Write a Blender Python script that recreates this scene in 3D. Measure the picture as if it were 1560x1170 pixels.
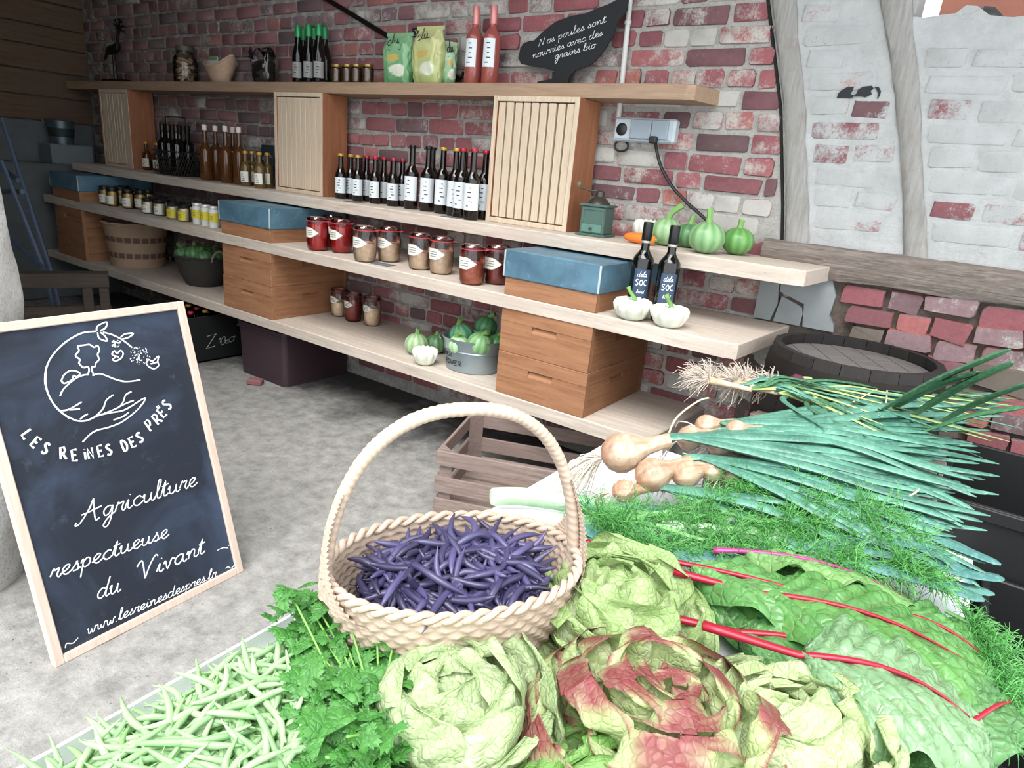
import bpy, bmesh, math, random
from mathutils import Vector, Matrix, noise
# ---------------------------------------------------------------- camera, world, light
for o in list(bpy.data.objects): bpy.data.objects.remove(o)
scene = bpy.context.scene
COL = scene.collection
W, H, F = 1560.0, 1170.0, 1010.0
CAM = Vector((0.0, -2.55, 1.22))
# rows = world X, Y, Z seen in the camera frame (right, down, forward)
AX = Matrix(((0.80803442, 0.246439, -0.53511513), (0.58278371, -0.20134491, 0.78728862), (0.08627591, -0.94801268, -0.30631425)))
cd = bpy.data.cameras.new('camera'); cam = bpy.data.objects.new('camera', cd); COL.objects.link(cam)
cd.sensor_width = 36.0; cd.lens = F / W * 36.0; cd.clip_start = 0.02
r_, d_, f_ = AX.col[0], AX.col[1], AX.col[2]
cam.matrix_world = Matrix(((r_.x, -d_.x, -f_.x, CAM.x), (r_.y, -d_.y, -f_.y, CAM.y), (r_.z, -d_.z, -f_.z, CAM.z), (0, 0, 0, 1)))
scene.camera = cam
wd = bpy.data.worlds.new('overcast_sky'); scene.world = wd; wd.use_nodes = True
bg = wd.node_tree.nodes['Background']; bg.inputs[0].default_value = (0.93, 0.97, 1.0, 1); bg.inputs[1].default_value = 1.0
scene.view_settings.view_transform = 'Standard'; scene.view_settings.look = 'None'
scene.view_settings.gamma = 1.0; scene.view_settings.use_curve_mapping = False
scene.view_settings.exposure = 1.45
sd = bpy.data.lights.new('hazy_sun', 'SUN'); sd.energy = 1.8; sd.angle = math.radians(45); sd.color = (1, 0.98, 0.94)
sun = bpy.data.objects.new('hazy_sun', sd); COL.objects.link(sun)
sun.rotation_euler = Vector((-0.15, 0.45, -0.88)).to_track_quat('-Z', 'Y').to_euler()

def ray(px, py):
    return AX @ Vector((px - W / 2, py - H / 2, F))
def on(px, py, z):                      # calibrated photo point -> spot on a level surface at height z
    d = ray(px, py); return CAM + d * ((z - CAM.z) / d.z)
def onY(px, py, y):                     # ... -> spot on a plane parallel to the brick wall
    d = ray(px, py); return CAM + d * ((y - CAM.y) / d.y)
def proj(p):
    c = AX.transposed() @ (Vector(p) - CAM); return W / 2 + F * c.x / c.z, H / 2 + F * c.y / c.z
def xat(px, y, z):                      # x of the point at depth y, height z that lies at photo column px
    lo, hi = -7.0, 2.0
    for _ in range(50):
        m = (lo + hi) / 2
        if proj((m, y, z))[0] < px: lo = m
        else: hi = m
    return lo
rnd = random.Random(7)
def U(a, b): return rnd.uniform(a, b)
# ---------------------------------------------------------------- mesh helpers
class MB:
    def __init__(s): s.v = []; s.f = []; s.c = []; s.cur = None
    def add(s, vs, fs, col=None):
        o = len(s.v); s.v += [tuple(p) for p in vs]; s.f += [tuple(i + o for i in f) for f in fs]
        c = col if col is not None else s.cur
        if isinstance(c, list): s.c += c
        else: s.c += [c] * len(vs)
        return s
    def box(s, x0, x1, y0, y1, z0, z1, b=0.0, M=None, col=None):
        if b <= 0:
            vs = [(x, y, z) for z in (z0, z1) for y in (y0, y1) for x in (x0, x1)]
            fs = [(0, 2, 3, 1), (4, 5, 7, 6), (0, 1, 5, 4), (2, 6, 7, 3), (0, 4, 6, 2), (1, 3, 7, 5)]
        else:
            b = min(b, (x1 - x0) * .45, (y1 - y0) * .45, (z1 - z0) * .45)
            vs = []; idx = {}
            for k, (z, zz) in enumerate(((z0, 1), (z1, -1))):
                for j, (y, yy) in enumerate(((y0, 1), (y1, -1))):
                    for i, (x, xx) in enumerate(((x0, 1), (x1, -1))):
                        for a in range(3):
                            idx[(i, j, k, a)] = len(vs)
                            vs.append((x + (0 if a == 0 else xx * b), y + (0 if a == 1 else yy * b), z + (0 if a == 2 else zz * b)))
            g = idx; fs = []
            for a in range(3):
                for sd_ in range(2):
                    q = []
                    for (p, r) in ((0, 0), (1, 0), (1, 1), (0, 1)):
                        c = [0, 0, 0]; c[a] = sd_; c[(a + 1) % 3] = p; c[(a + 2) % 3] = r
                        q.append(g[(c[0], c[1], c[2], a)])
                    fs.append(tuple(q if sd_ else q[::-1]))
                for p in range(2):
                    for r in range(2):
                        b_, c_ = (a + 1) % 3, (a + 2) % 3
                        e0 = [0, 0, 0]; e0[b_] = p; e0[c_] = r; e1 = list(e0); e1[a] = 1
                        q = (g[(*e0, b_)], g[(*e1, b_)], g[(*e1, c_)], g[(*e0, c_)])
                        fs.append(q if (p + r) % 2 else q[::-1])
            for i in range(2):
                for j in range(2):
                    for k in range(2):
                        q = (g[(i, j, k, 0)], g[(i, j, k, 1)], g[(i, j, k, 2)])
                        fs.append(q if (i + j + k) % 2 else q[::-1])
        if M is not None: vs = [M @ Vector(p) for p in vs]
        return s.add(vs, fs, col)
    def lathe(s, prof, n=20, M=None, col=None, arc=None):
        vs = []; fs = []; m = len(prof)
        a0, a1 = arc if arc else (0, 2 * math.pi)
        cnt = n + 1 if arc else n
        for i in range(cnt):
            a = a0 + (a1 - a0) * i / n; ca, sa = math.cos(a), math.sin(a)
            vs += [(r * ca, r * sa, z) for r, z in prof]
        for i in range(n):
            j = (i + 1) % cnt
            for k in range(m - 1):
                fs.append((i * m + k, j * m + k, j * m + k + 1, i * m + k + 1))
        ring = not arc and len(prof) > 2 and abs(prof[0][0] - prof[-1][0]) < .12 * max(r for r, z in prof) and prof[0][0] > 1e-6 and min(r for r, z in prof) > .8 * max(r for r, z in prof)
        if ring:
            for i in range(n): fs.append((i * m + m - 1, ((i + 1) % n) * m + m - 1, ((i + 1) % n) * m, i * m))
        if not arc and not ring and m > 2:
            if prof[0][0] > 1e-6: fs.append(tuple(i * m for i in reversed(range(n))))
            if prof[-1][0] > 1e-6: fs.append(tuple(i * m + m - 1 for i in range(n)))
        if M is not None: vs = [M @ Vector(p) for p in vs]
        return s.add(vs, fs, col)
    def tube(s, pts, rad, n=6, M=None, col=None, flat=1.0, up=None, closed=False):
        pts = [Vector(p) for p in pts]; k = len(pts); vs = []; fs = []; cols = []
        if not isinstance(rad, (list, tuple)): rad = [rad] * k
        u = None
        for i, p in enumerate(pts):
            if closed: t = pts[(i + 1) % k] - pts[i - 1]
            else: t = pts[min(i + 1, k - 1)] - pts[max(i - 1, 0)]
            if t.length < 1e-9: t = Vector((0, 0, 1))
            t.normalize()
            if u is None:
                a = Vector(up) if up else (Vector((0, 0, 1)) if abs(t.z) < .9 else Vector((1, 0, 0)))
            else: a = u
            if up: a = Vector(up)
            w = t.cross(a)
            if w.length < 1e-6: w = t.cross(Vector((1, .3, .2)))
            w.normalize(); u = w.cross(t).normalized()
            for j in range(n):
                an = 2 * math.pi * j / n
                vs.append(p + (w * math.cos(an) + u * math.sin(an) * flat) * rad[i])
                cols.append(col[i] if isinstance(col, list) else col)
        seg = k if closed else k - 1
        for i in range(seg):
            i2 = (i + 1) % k
            for j in range(n):
                fs.append((i * n + j, i * n + (j + 1) % n, i2 * n + (j + 1) % n, i2 * n + j))
        if not closed:
            fs.append(tuple(reversed(range(n)))); fs.append(tuple((k - 1) * n + j for j in range(n)))
        if M is not None: vs = [M @ p for p in vs]
        return s.add(vs, fs, cols)
    def grid(s, fn, nu, nv, col=None, closeu=False):
        vs = []; cols = []
        for i in range(nu + (0 if closeu else 1)):
            for j in range(nv + 1):
                u, v = i / nu, j / nv; vs.append(fn(u, v)); cols.append(col(u, v) if callable(col) else col)
        m = nv + 1; fs = []
        for i in range(nu):
            i2 = (i + 1) % nu if closeu else i + 1
            for j in range(nv): fs.append((i * m + j, i2 * m + j, i2 * m + j + 1, i * m + j + 1))
        return s.add(vs, fs, cols)
    def prism(s, poly, y0, y1, M=None, col=None):       # outline in x,z pulled along y
        n = len(poly)
        vs = [(x, y0, z) for x, z in poly] + [(x, y1, z) for x, z in poly]
        fs = [tuple(range(n)), tuple(reversed(range(n, 2 * n)))] + [(i, i + n, (i + 1) % n + n, (i + 1) % n) for i in range(n)]
        if M is not None: vs = [M @ Vector(p) for p in vs]
        return s.add(vs, fs, col)
    def mesh(s, name, smooth=False, ang=None):
        me = bpy.data.meshes.new(name); me.from_pydata(s.v, [], s.f); me.update()
        if any(c is not None for c in s.c):
            at = me.color_attributes.new('Col', 'FLOAT_COLOR', 'POINT')
            at.data.foreach_set('color', [x for c in s.c for x in ((c[0], c[1], c[2], 1.0) if c is not None else (1, 1, 1, 1))])
        if smooth:
            me.polygons.foreach_set('use_smooth', [True] * len(me.polygons))
            if ang: me.set_sharp_from_angle(angle=math.radians(ang))
        return me
    def build(s, name, mat, parent=None, smooth=False, ang=None):
        me = s.mesh(name, smooth, ang); return obj(name, me, mat, parent)
def obj(name, me, mat=None, parent=None, loc=None, rz=None):
    o = bpy.data.objects.new(name, me); COL.objects.link(o)
    if mat and not me.materials: me.materials.append(mat)
    if parent: o.parent = parent
    if loc is not None: o.location = loc
    if rz is not None: o.rotation_euler = (0, 0, rz)
    return o
def tag(o, label=None, cat=None, group=None, kind=None):
    if label: o['label'] = label
    if cat: o['category'] = cat
    if group: o['group'] = group
    if kind: o['kind'] = kind
    return o
def thing(name, label, cat, loc=(0, 0, 0), rz=0.0, group=None):
    o = bpy.data.objects.new(name, None); COL.objects.link(o); o.empty_display_size = .05
    o.location = loc; o.rotation_euler = (0, 0, rz); return tag(o, label, cat, group)
def dup(root, loc, rz=0.0, label=None, group=None, rot=None, sc=None):
    r = root.copy(); COL.objects.link(r); r.location = loc; r.rotation_euler = rot if rot else (0, 0, rz)
    if sc: r.scale = (sc, sc, sc)
    if label: r['label'] = label
    if group: r['group'] = group
    for ch in root.children:
        c = ch.copy(); COL.objects.link(c); c.parent = r
        for g in ch.children:
            d = g.copy(); COL.objects.link(d); d.parent = c
    return r
def T(x=0, y=0, z=0): return Matrix.Translation((x, y, z))
def R(a, ax): return Matrix.Rotation(a, 4, ax)
def fbm(x, y, z=0.0, o=3): return noise.fractal(Vector((x, y, z)), 1.0, 2.0, o)
# ---------------------------------------------------------------- materials
def lin(h):
    c = [int(h[i:i + 2], 16) / 255 for i in (0, 2, 4)]
    return tuple(x / 12.92 if x <= .04045 else ((x + .055) / 1.055) ** 2.4 for x in c)
MATS = {}
class NT:
    def __init__(s, name):
        m = bpy.data.materials.new(name); m.use_nodes = True; s.m = m; s.t = m.node_tree; s.n = s.t.nodes
        s.b = s.n['Principled BSDF']; MATS[name] = m
    def new(s, ty, **kw):
        k = s.n.new(ty)
        for a, v in kw.items():
            if hasattr(k, a): setattr(k, a, v)
        return k
    def link(s, a, b): s.t.links.new(a, b)
    def coord(s, which='Object', scale=(1, 1, 1), rot=(0, 0, 0)):
        if which == 'World':
            g = s.new('ShaderNodeNewGeometry').outputs['Position']
        else: g = s.new('ShaderNodeTexCoord').outputs[which]
        mp = s.new('ShaderNodeMapping'); mp.inputs['Scale'].default_value = scale; mp.inputs['Rotation'].default_value = rot
        s.link(g, mp.inputs[0]); return mp.outputs[0]
    def noise(s, vec, scale=5, detail=4, rough=.6, dist=0.0):
        k = s.new('ShaderNodeTexNoise'); s.link(vec, k.inputs['Vector'])
        k.inputs['Scale'].default_value = scale; k.inputs['Detail'].default_value = detail
        k.inputs['Roughness'].default_value = rough; k.inputs['Distortion'].default_value = dist
        return k.outputs['Fac']
    def ramp(s, fac, a, b, ca=(0, 0, 0), cb=(1, 1, 1)):
        k = s.new('ShaderNodeValToRGB'); s.link(fac, k.inputs[0]); e = k.color_ramp.elements
        e[0].position = a; e[1].position = b; e[0].color = (*ca, 1); e[1].color = (*cb, 1); return k.outputs[0]
    def mix(s, fac, a, b, mode='MIX'):
        k = s.new('ShaderNodeMix', data_type='RGBA', blend_type=mode)
        for v, i in ((fac, 0), (a, 6), (b, 7)):
            if isinstance(v, (int, float)): k.inputs[i].default_value = v
            elif isinstance(v, tuple): k.inputs[i].default_value = (*v, 1)
            else: s.link(v, k.inputs[i])
        return k.outputs[2]
    def math(s, op, a, b=0.5):
        k = s.new('ShaderNodeMath', operation=op)
        for v, i in ((a, 0), (b, 1)):
            if isinstance(v, (int, float)): k.inputs[i].default_value = v
            else: s.link(v, k.inputs[i])
        return k.outputs[0]
    def bump(s, h, st=.3, dist=.01):
        k = s.new('ShaderNodeBump'); k.inputs['Strength'].default_value = st; k.inputs['Distance'].default_value = dist
        s.link(h, k.inputs['Height']); s.link(k.outputs[0], s.b.inputs['Normal'])
    def out(s, col, rough=.6, metal=0.0, spec=None):
        if isinstance(col, tuple): s.b.inputs['Base Color'].default_value = (*col, 1)
        else: s.link(col, s.b.inputs['Base Color'])
        if isinstance(rough, (int, float)): s.b.inputs['Roughness'].default_value = rough
        else: s.link(rough, s.b.inputs['Roughness'])
        s.b.inputs['Metallic'].default_value = metal
        if spec is not None: s.b.inputs['Specular IOR Level'].default_value = spec
        return s.m
def plain(name, h, rough=.5, var=.12, scale=20, metal=0.0, bump=0.0, spec=None, coat=0.0):
    s = NT(name); c = lin(h); v = s.coord(); nz = s.noise(v, scale)
    s.out(s.mix(nz, tuple(x * (1 - var) for x in c), tuple(min(1, x * (1 + var)) for x in c)), rough, metal, spec)
    if bump: s.bump(nz, bump, .003)
    if coat: s.b.inputs['Coat Weight'].default_value = coat
    return s.m
def wood(name, h1, h2, axis='X', scale=6, rough=.7, knots=True, bump=.25, h3=None):
    s = NT(name); st = [14, 14, 14]; st['XYZ'.index(axis)] = 1.0
    v = s.coord('Object', tuple(st)); n1 = s.noise(v, scale, 6, .65, .6)
    c = s.mix(s.ramp(n1, .3, .7), lin(h1), lin(h2))
    v2 = s.coord('Object'); n2 = s.noise(v2, 3.0, 3)
    c = s.mix(s.ramp(n2, .45, .75), c, lin(h3 or h1))
    n3 = s.noise(s.coord('Object', tuple(x * 3 for x in st)), scale * 2, 3)
    c = s.mix(s.math('MULTIPLY', s.ramp(n3, .62, .72), .35), c, tuple(x * .35 for x in lin(h1)))
    s.out(c, rough); s.bump(n1, bump, .004); return s.m
def glass(name, tint, gloss=.03, mixw=.12, alpha=0.9):
    s = NT(name); n = s.n; n.remove(s.b)
    tr = s.new('ShaderNodeBsdfTransparent'); tr.inputs[0].default_value = (*tint, 1)
    gl = s.new('ShaderNodeBsdfGlossy'); gl.inputs['Roughness'].default_value = gloss
    fr = s.new('ShaderNodeFresnel'); fr.inputs[0].default_value = 1.5
    mx = s.new('ShaderNodeMixShader'); s.link(s.math('ADD', fr.outputs[0], mixw * .3), mx.inputs[0])
    s.link(tr.outputs[0], mx.inputs[1]); s.link(gl.outputs[0], mx.inputs[2])
    s.link(mx.outputs[0], n['Material Output'].inputs[0]); return s.m
def leafmat(name, h, h2=None, rough=.45, scale=40, transl=.3, veins=True, attr=False):
    s = NT(name); v = s.coord('Object'); c = lin(h); c2 = lin(h2) if h2 else tuple(x * .7 for x in c)
    nz = s.noise(v, scale, 4); k = s.mix(s.ramp(nz, .3, .7), c2, c)
    if attr:
        a = s.new('ShaderNodeVertexColor'); a.layer_name = 'Col'; k = s.mix(1.0, k, a.outputs[0], 'MULTIPLY')
    s.out(k, rough)
    vo = s.new('ShaderNodeTexVoronoi'); vo.feature = 'DISTANCE_TO_EDGE'; vo.inputs['Scale'].default_value = scale * 1.7
    wv = s.new('ShaderNodeMix', data_type='VECTOR'); wv.inputs[0].default_value = .012; s.link(v, wv.inputs[4]); nn = s.new('ShaderNodeTexNoise'); nn.inputs['Scale'].default_value = scale * .6; s.link(v, nn.inputs['Vector']); s.link(nn.outputs['Color'], wv.inputs[5]); s.link(wv.outputs[1], vo.inputs['Vector'])
    vd = s.ramp(vo.outputs['Distance'], .0, .16); s.bump(vd, .35, .005)
    if attr:
        k = s.mix(s.math('MULTIPLY', s.math('SUBTRACT', 1.0, vd), .16), k, s.mix(1.0, k, (.45, .52, .38), 'MULTIPLY')); s.link(k, s.b.inputs['Base Color'])
    if transl:
        tr = s.new('ShaderNodeBsdfTranslucent'); s.link(k, tr.inputs[0])
        mx = s.new('ShaderNodeMixShader'); mx.inputs[0].default_value = transl
        s.link(s.b.outputs[0], mx.inputs[1]); s.link(tr.outputs[0], mx.inputs[2]); s.link(mx.outputs[0], s.n['Material Output'].inputs[0])
    return s.m
# ---------------------------------------------------------------- structure materials
def brick_material(name, wash0, wash1, x0, x1, dark=1.0, limewash='b9b6b0'):
    s = NT(name); oi = s.new('ShaderNodeObjectInfo'); ge = s.new('ShaderNodeNewGeometry')
    r = s.math('FRACT', s.math('ADD', oi.outputs['Random'], ge.outputs['Random Per Island']), 0)
    k = s.new('ShaderNodeValToRGB'); s.link(r, k.inputs[0]); cr = k.color_ramp; cr.interpolation = 'LINEAR'
    e = cr.elements; e[0].position = 0; e[0].color = (*lin('685457'), 1); e[1].position = 1; e[1].color = (*lin('8f777a'), 1)
    for p, h in ((.18, '8a565b'), (.38, '9a5f64'), (.52, 'a56669'), (.6, 'ae6e63'), (.72, '8e6067'), (.86, '7a6468')):
        q = e.new(p); q.color = (*lin(h), 1)
    v = s.coord('World'); base = k.outputs[0]
    n1 = s.noise(v, 60, 5, .7); base = s.mix(s.ramp(n1, .35, .75), base, s.mix(.4, base, lin('4a3a3c')))
    sep = s.new('ShaderNodeSeparateXYZ'); s.link(ge.outputs['Position'], sep.inputs[0])
    mr = s.new('ShaderNodeMapRange'); s.link(sep.outputs[0], mr.inputs[0])
    mr.inputs[1].default_value = x0; mr.inputs[2].default_value = x1; mr.inputs[3].default_value = wash0; mr.inputs[4].default_value = wash1
    mg = s.new('ShaderNodeMapRange'); s.link(sep.outputs[0], mg.inputs[0]); mg.inputs[1].default_value = -4.8; mg.inputs[2].default_value = -2.0; mg.inputs[3].default_value = .8; mg.inputs[4].default_value = 0.0
    base = s.mix(mg.outputs[0], base, s.mix(.3, lin('77716f'), base))
    n2 = s.math('ADD', s.math('MULTIPLY', s.noise(v, 26, 7, .75), .55), s.math('MULTIPLY', s.noise(v, 120, 5, .8), .45)); n3 = s.noise(v, 3.4, 3)
    lev = s.math('ADD', s.math('ADD', n2, s.math('MULTIPLY', s.math('SUBTRACT', n3, .5), .9)), mr.outputs[0])
    lev = s.math('ADD', lev, s.math('MULTIPLY', s.math('SUBTRACT', r, .5), .34))
    lw = lin(limewash); lwc = s.mix(s.ramp(s.noise(v, 9, 7, .7), .35, .7), tuple(x * .86 for x in lw), tuple(min(1, x * 1.06) for x in lw)); lwc = s.mix(s.math('MULTIPLY', s.ramp(s.noise(v, 60, 6, .75), .58, .72), .4), lwc, lin('7f7b78'))
    col = s.mix(s.ramp(lev, .53, .68), base, lwc)
    s.out(col, .9, spec=.25); s.bump(s.noise(v, 170, 4, .7), .5, .004); return s.m
BRICK = brick_material('brick_red', -.10, .13, -3.4, -.6)
LIME = brick_material('brick_limewashed', .2, .24, -1, 0, limewash='b0b2b2')
ROUGHB = brick_material('brick_bare', -.22, -.16, -1, 0)
def mortar_material(name, ha, hb, hc, bump=.8):
    s = NT(name); v = s.coord('World'); ge = s.new('ShaderNodeNewGeometry')
    sep = s.new('ShaderNodeSeparateXYZ'); s.link(ge.outputs['Position'], sep.inputs[0])
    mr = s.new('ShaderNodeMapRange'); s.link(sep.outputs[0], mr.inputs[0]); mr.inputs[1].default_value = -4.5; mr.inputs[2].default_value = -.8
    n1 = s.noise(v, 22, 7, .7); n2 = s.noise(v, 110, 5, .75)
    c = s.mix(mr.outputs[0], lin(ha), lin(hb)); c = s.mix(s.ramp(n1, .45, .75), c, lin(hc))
    c = s.mix(s.math('MULTIPLY', s.ramp(n2, .5, .72), .5), c, lin('6a6560'))
    s.out(c, .95, spec=.2); s.bump(s.math('ADD', n1, s.math('MULTIPLY', n2, .5)), bump, .012); return s.m
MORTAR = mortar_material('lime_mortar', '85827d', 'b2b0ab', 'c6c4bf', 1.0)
s = NT('limewashed_render'); v = s.coord('World'); n1 = s.noise(v, 9, 7, .7); n2 = s.noise(v, 60, 6, .75); n3 = s.noise(s.coord('World', (3, 3, 12)), 3, 5, .7)
c = s.mix(s.ramp(n1, .35, .7), lin('a9abab'), lin('bfc1c1')); c = s.mix(s.math('MULTIPLY', s.ramp(n3, .58, .75), .45), c, lin('a28c8f')); c = s.mix(s.math('MULTIPLY', s.ramp(n2, .6, .72), .35), c, lin('7f7d7b'))
LIMEM = s.out(c, .95, spec=.2); s.bump(s.math('ADD', n1, s.math('MULTIPLY', n2, .6)), .7, .012)
RUBBLE = mortar_material('earthy_rubble_mortar', '5e554e', '6a6058', '4e443e')
s = NT('concrete_floor'); v = s.coord('World'); n1 = s.noise(v, 2.4, 6, .65); n2 = s.noise(v, 16, 7, .72); n3 = s.noise(v, 95, 4, .7)
c = s.mix(s.ramp(n2, .3, .72), lin('6f6e6c'), lin('a3a19d'))
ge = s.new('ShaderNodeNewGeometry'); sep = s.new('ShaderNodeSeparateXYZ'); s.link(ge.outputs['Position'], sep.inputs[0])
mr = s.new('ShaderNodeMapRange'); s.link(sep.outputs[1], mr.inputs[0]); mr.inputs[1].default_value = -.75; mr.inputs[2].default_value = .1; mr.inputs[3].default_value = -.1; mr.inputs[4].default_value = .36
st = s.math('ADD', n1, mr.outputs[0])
c = s.mix(s.math('MULTIPLY', s.ramp(st, .5, .72), .85), c, lin('2b2a2c'))  # damp dirt and fading light together, painted darker towards the wall
c = s.mix(s.ramp(n3, .63, .7), c, lin('4a4744'))
FLOOR = s.out(c, .85, spec=.3); s.bump(s.math('ADD', n2, s.math('MULTIPLY', n3, .6)), .5, .01)
s = NT('weathered_timber'); v = s.coord('World', (16, 16, 1.2)); n1 = s.noise(v, 6, 6, .7, .05); n2 = s.noise(s.coord('World'), 12, 5)
c = s.mix(s.ramp(n1, .3, .7), lin('85837f'), lin('a3a19e')); c = s.mix(s.ramp(n2, .55, .8), c, lin('8a827a'))
TIMBER = s.out(c, .9, spec=.2); s.bump(n1, .5, .008)
s = NT('weathered_sill_timber'); v = s.coord('World', (1.2, 16, 16)); n1 = s.noise(v, 7, 6, .7, .6); n2 = s.noise(s.coord('World', (1, 3, 3)), 8, 5)
c = s.mix(s.ramp(n1, .3, .7), lin('564d47'), lin('9a9089')); c = s.mix(s.ramp(n2, .5, .75), c, lin('7d6f68'))
SILL = s.out(c, .9, spec=.2); s.bump(n1, .7, .01)
PLANKL = wood('old_brown_boards', '4a3a2c', '6b5440', 'Y', 5, .8, h3='5a4838')
CONC = plain('grey_concrete', '5c6163', .9, .25, 9, bump=.6)
DARK = plain('dark_crack', '1c1a19', .95, .1, 5)
# ---------------------------------------------------------------- floor, brick wall
mb = MB(); mb.grid(lambda u, v: (-6.2 + 8.2 * u, -6 + 6.05 * v, .004 * fbm(u * 25, v * 18)), 90, 70)
floor = tag(mb.build('floor', FLOOR, smooth=True), 'grey speckled concrete floor with dark damp stains and painted shade by the wall', kind='structure')
wall = bpy.data.objects.new('wall_back', None); COL.objects.link(wall); tag(wall, 'old brick wall with thick lime mortar', kind='structure')
def lerp(a, b, t): return a + (b - a) * t
def poly_at(pl, z):
    for (x0, z0), (x1, z1) in zip(pl, pl[1:]):
        if (z0 - z) * (z1 - z) <= 0 and z0 != z1: return lerp(x0, x1, (z - z0) / (z1 - z0))
    return pl[0][0] if abs(z - pl[0][1]) < abs(z - pl[-1][1]) else pl[-1][0]
PA_L = [(-.60, 1.03), (-.628, 1.18), (-.70, 1.5), (-.811, 1.843), (-.9, 2.2), (-.95, 2.6)]
PA_R = [(-.515, 1.03), (-.563, 1.228), (-.63, 1.5), (-.733, 1.838), (-.83, 2.2), (-.88, 2.6)]
PB_L = [(-.225, 1.05), (-.292, 1.306), (-.37, 1.55), (-.414, 1.671), (-.476, 1.824), (-.6, 2.2), (-.72, 2.6)]
PB_R = [(-.155, 1.05), (-.207, 1.222), (-.306, 1.569), (-.364, 1.746), (-.387, 1.819), (-.50, 2.2), (-.62, 2.6)]
def wall_top(x): return 1.772 + .018 * math.sin(x * 31) + .02 * fbm(x * 14, 3.1) - .02 * x
mb = MB(); mb.grid(lambda u, v: (-5.9 + 5.36 * u, .003 * fbm(u * 160, v * 70), 2.6 * v), 180, 90)
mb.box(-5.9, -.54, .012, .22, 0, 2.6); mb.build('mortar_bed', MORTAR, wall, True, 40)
mb = MB()
mb.grid(lambda u, v: (lerp(poly_at(PA_R, lerp(1.03, 2.6, v)) - .03, poly_at(PB_L, lerp(1.03, 2.6, v)) + .03, u), -.004 + .004 * fbm(u * 12, v * 40), lerp(1.03, 2.6, v)), 16, 90)
mb.grid(lambda u, v: (lerp(poly_at(PB_R, lerp(1.0, wall_top(-.3 + 1.6 * u), v)) - .03, 1.3, u), -.004 + .004 * fbm(u * 50, v * 30), lerp(1.0, wall_top(-.3 + 1.6 * u), v)), 60, 40)
mb.grid(lambda u, v: (-.36 + 1.66 * u, lerp(-.004, .14, v), wall_top(-.3 + 1.6 * u) - .004), 60, 3)
mb.box(-.54, 1.3, .012, .16, 0, 1.72); mb.box(-.95, -.37, .012, .16, 1.7, 2.6)
mb.build('limewashed_infill', LIMEM, wall, True, 40)
mb = MB(); mb.grid(lambda u, v: (-.66 + 1.96 * u, -.002 + .010 * fbm(u * 14, v * 8), 1.0 * v), 60, 34); mb.build('rubble_base', RUBBLE, wall, True)
def brick_shape(L, h, d, seed, rough=.005):
    q = random.Random(seed); a, b, c = L / 2, h / 2, min(.008, h * .16)
    out = [(-a, -b + c), (-a + c, -b), (a - c, -b), (a, -b + c), (a, b - c), (a - c, b), (-a + c, b), (-a, b - c)]
    out = [(x + q.uniform(-rough, rough), z + q.uniform(-rough, rough) * .8) for x, z in out]
    vs = [(x, .006, z) for x, z in out] + [(x * .992, -d * .6, z * .975) for x, z in out] + [(x * .965, -d + q.uniform(-.0015, .0015), z * .90) for x, z in out]
    n = 8; fs = []
    for r in range(2):
        for i in range(n): fs.append((r * n + i, r * n + (i + 1) % n, (r + 1) * n + (i + 1) % n, (r + 1) * n + i))
    fs.append(tuple(range(2 * n, 3 * n))); return vs, fs
CH = .0715
ST = [brick_shape(.207, .059, .0075, i, .004) for i in range(7)]; HD = [brick_shape(.100, .059, .0075, 50 + i, .004) for i in range(7)]
def me_of(sh, nm, mat):
    m = MB(); m.add(*sh); me = m.mesh(nm, True, 50); me.materials.append(mat); return me
STm = [me_of(x, 'brick', BRICK) for x in ST]; HDm = [me_of(x, 'brick', BRICK) for x in HD]
spots = []; q = random.Random(11)
for k in range(-24, 14):
    z = 1.666 + k * CH
    if z < .03 or z > 2.5: continue
    st_row = (k % 2 == 0)
    x = -5.84 + q.uniform(0, .06) + (0 if st_row else .05); dz_row = q.uniform(-.003, .003)
    lim = min(poly_at(PA_L, z), -.66) - .015 if z > 1.0 else -.66
    while True:
        use_st = st_row if q.random() > .10 else not st_row
        L = .205 if use_st else .098
        gap = q.uniform(.009, .020); sx = q.uniform(.92, 1.07)
        if x + L * sx > lim:
            if lim - x > .03: spots.append((lerp(x, lim, .5), z + dz_row, lim - x > .1, q.randrange(7), (lim - x) / (.207 if lim - x > .1 else .1), q.uniform(.93, 1.08), 0))
            break
        spots.append((x + L * sx / 2, z + dz_row + .004 * math.sin(x * 3 + k), use_st, q.randrange(7), sx, q.uniform(.93, 1.08), q.uniform(-.012, .012)))
        x += L * sx + gap
def shown(p):
    x, z = p[0], p[1]
    u, w = proj((x, 0, z)); return -10 < u < 1570 and -15 < w < 900 and not (.40 < z < .72 and -1.5 < x < -1.05) and not (1.0 < z < 1.5 and -1.62 < x < -1.42)
vis = sorted([p for p in spots if shown(p)], key=lambda p: (Vector((p[0], 0, p[1])) - CAM).length)
near = set(id(p) for p in vis[:285]); rest = MB()
for p in spots:
    x, z, ss, vi, sx, sz, rt = p
    if id(p) in near:
        o = obj('brick', (STm if ss else HDm)[vi], None, wall, (x, 0, z)); o.scale = (sx, q.uniform(.6, 1.3), sz); o.rotation_euler = (0, rt, 0)
    else:
        vs, fs = (ST if ss else HD)[vi]; M = T(x, 0, z) @ R(rt, 'Y') @ Matrix.Diagonal((sx, 1, sz, 1)); rest.add([M @ Vector(w) for w in vs], fs)
tag(rest.build('brickwork', BRICK, wall, True, 50), kind='stuff')
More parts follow.
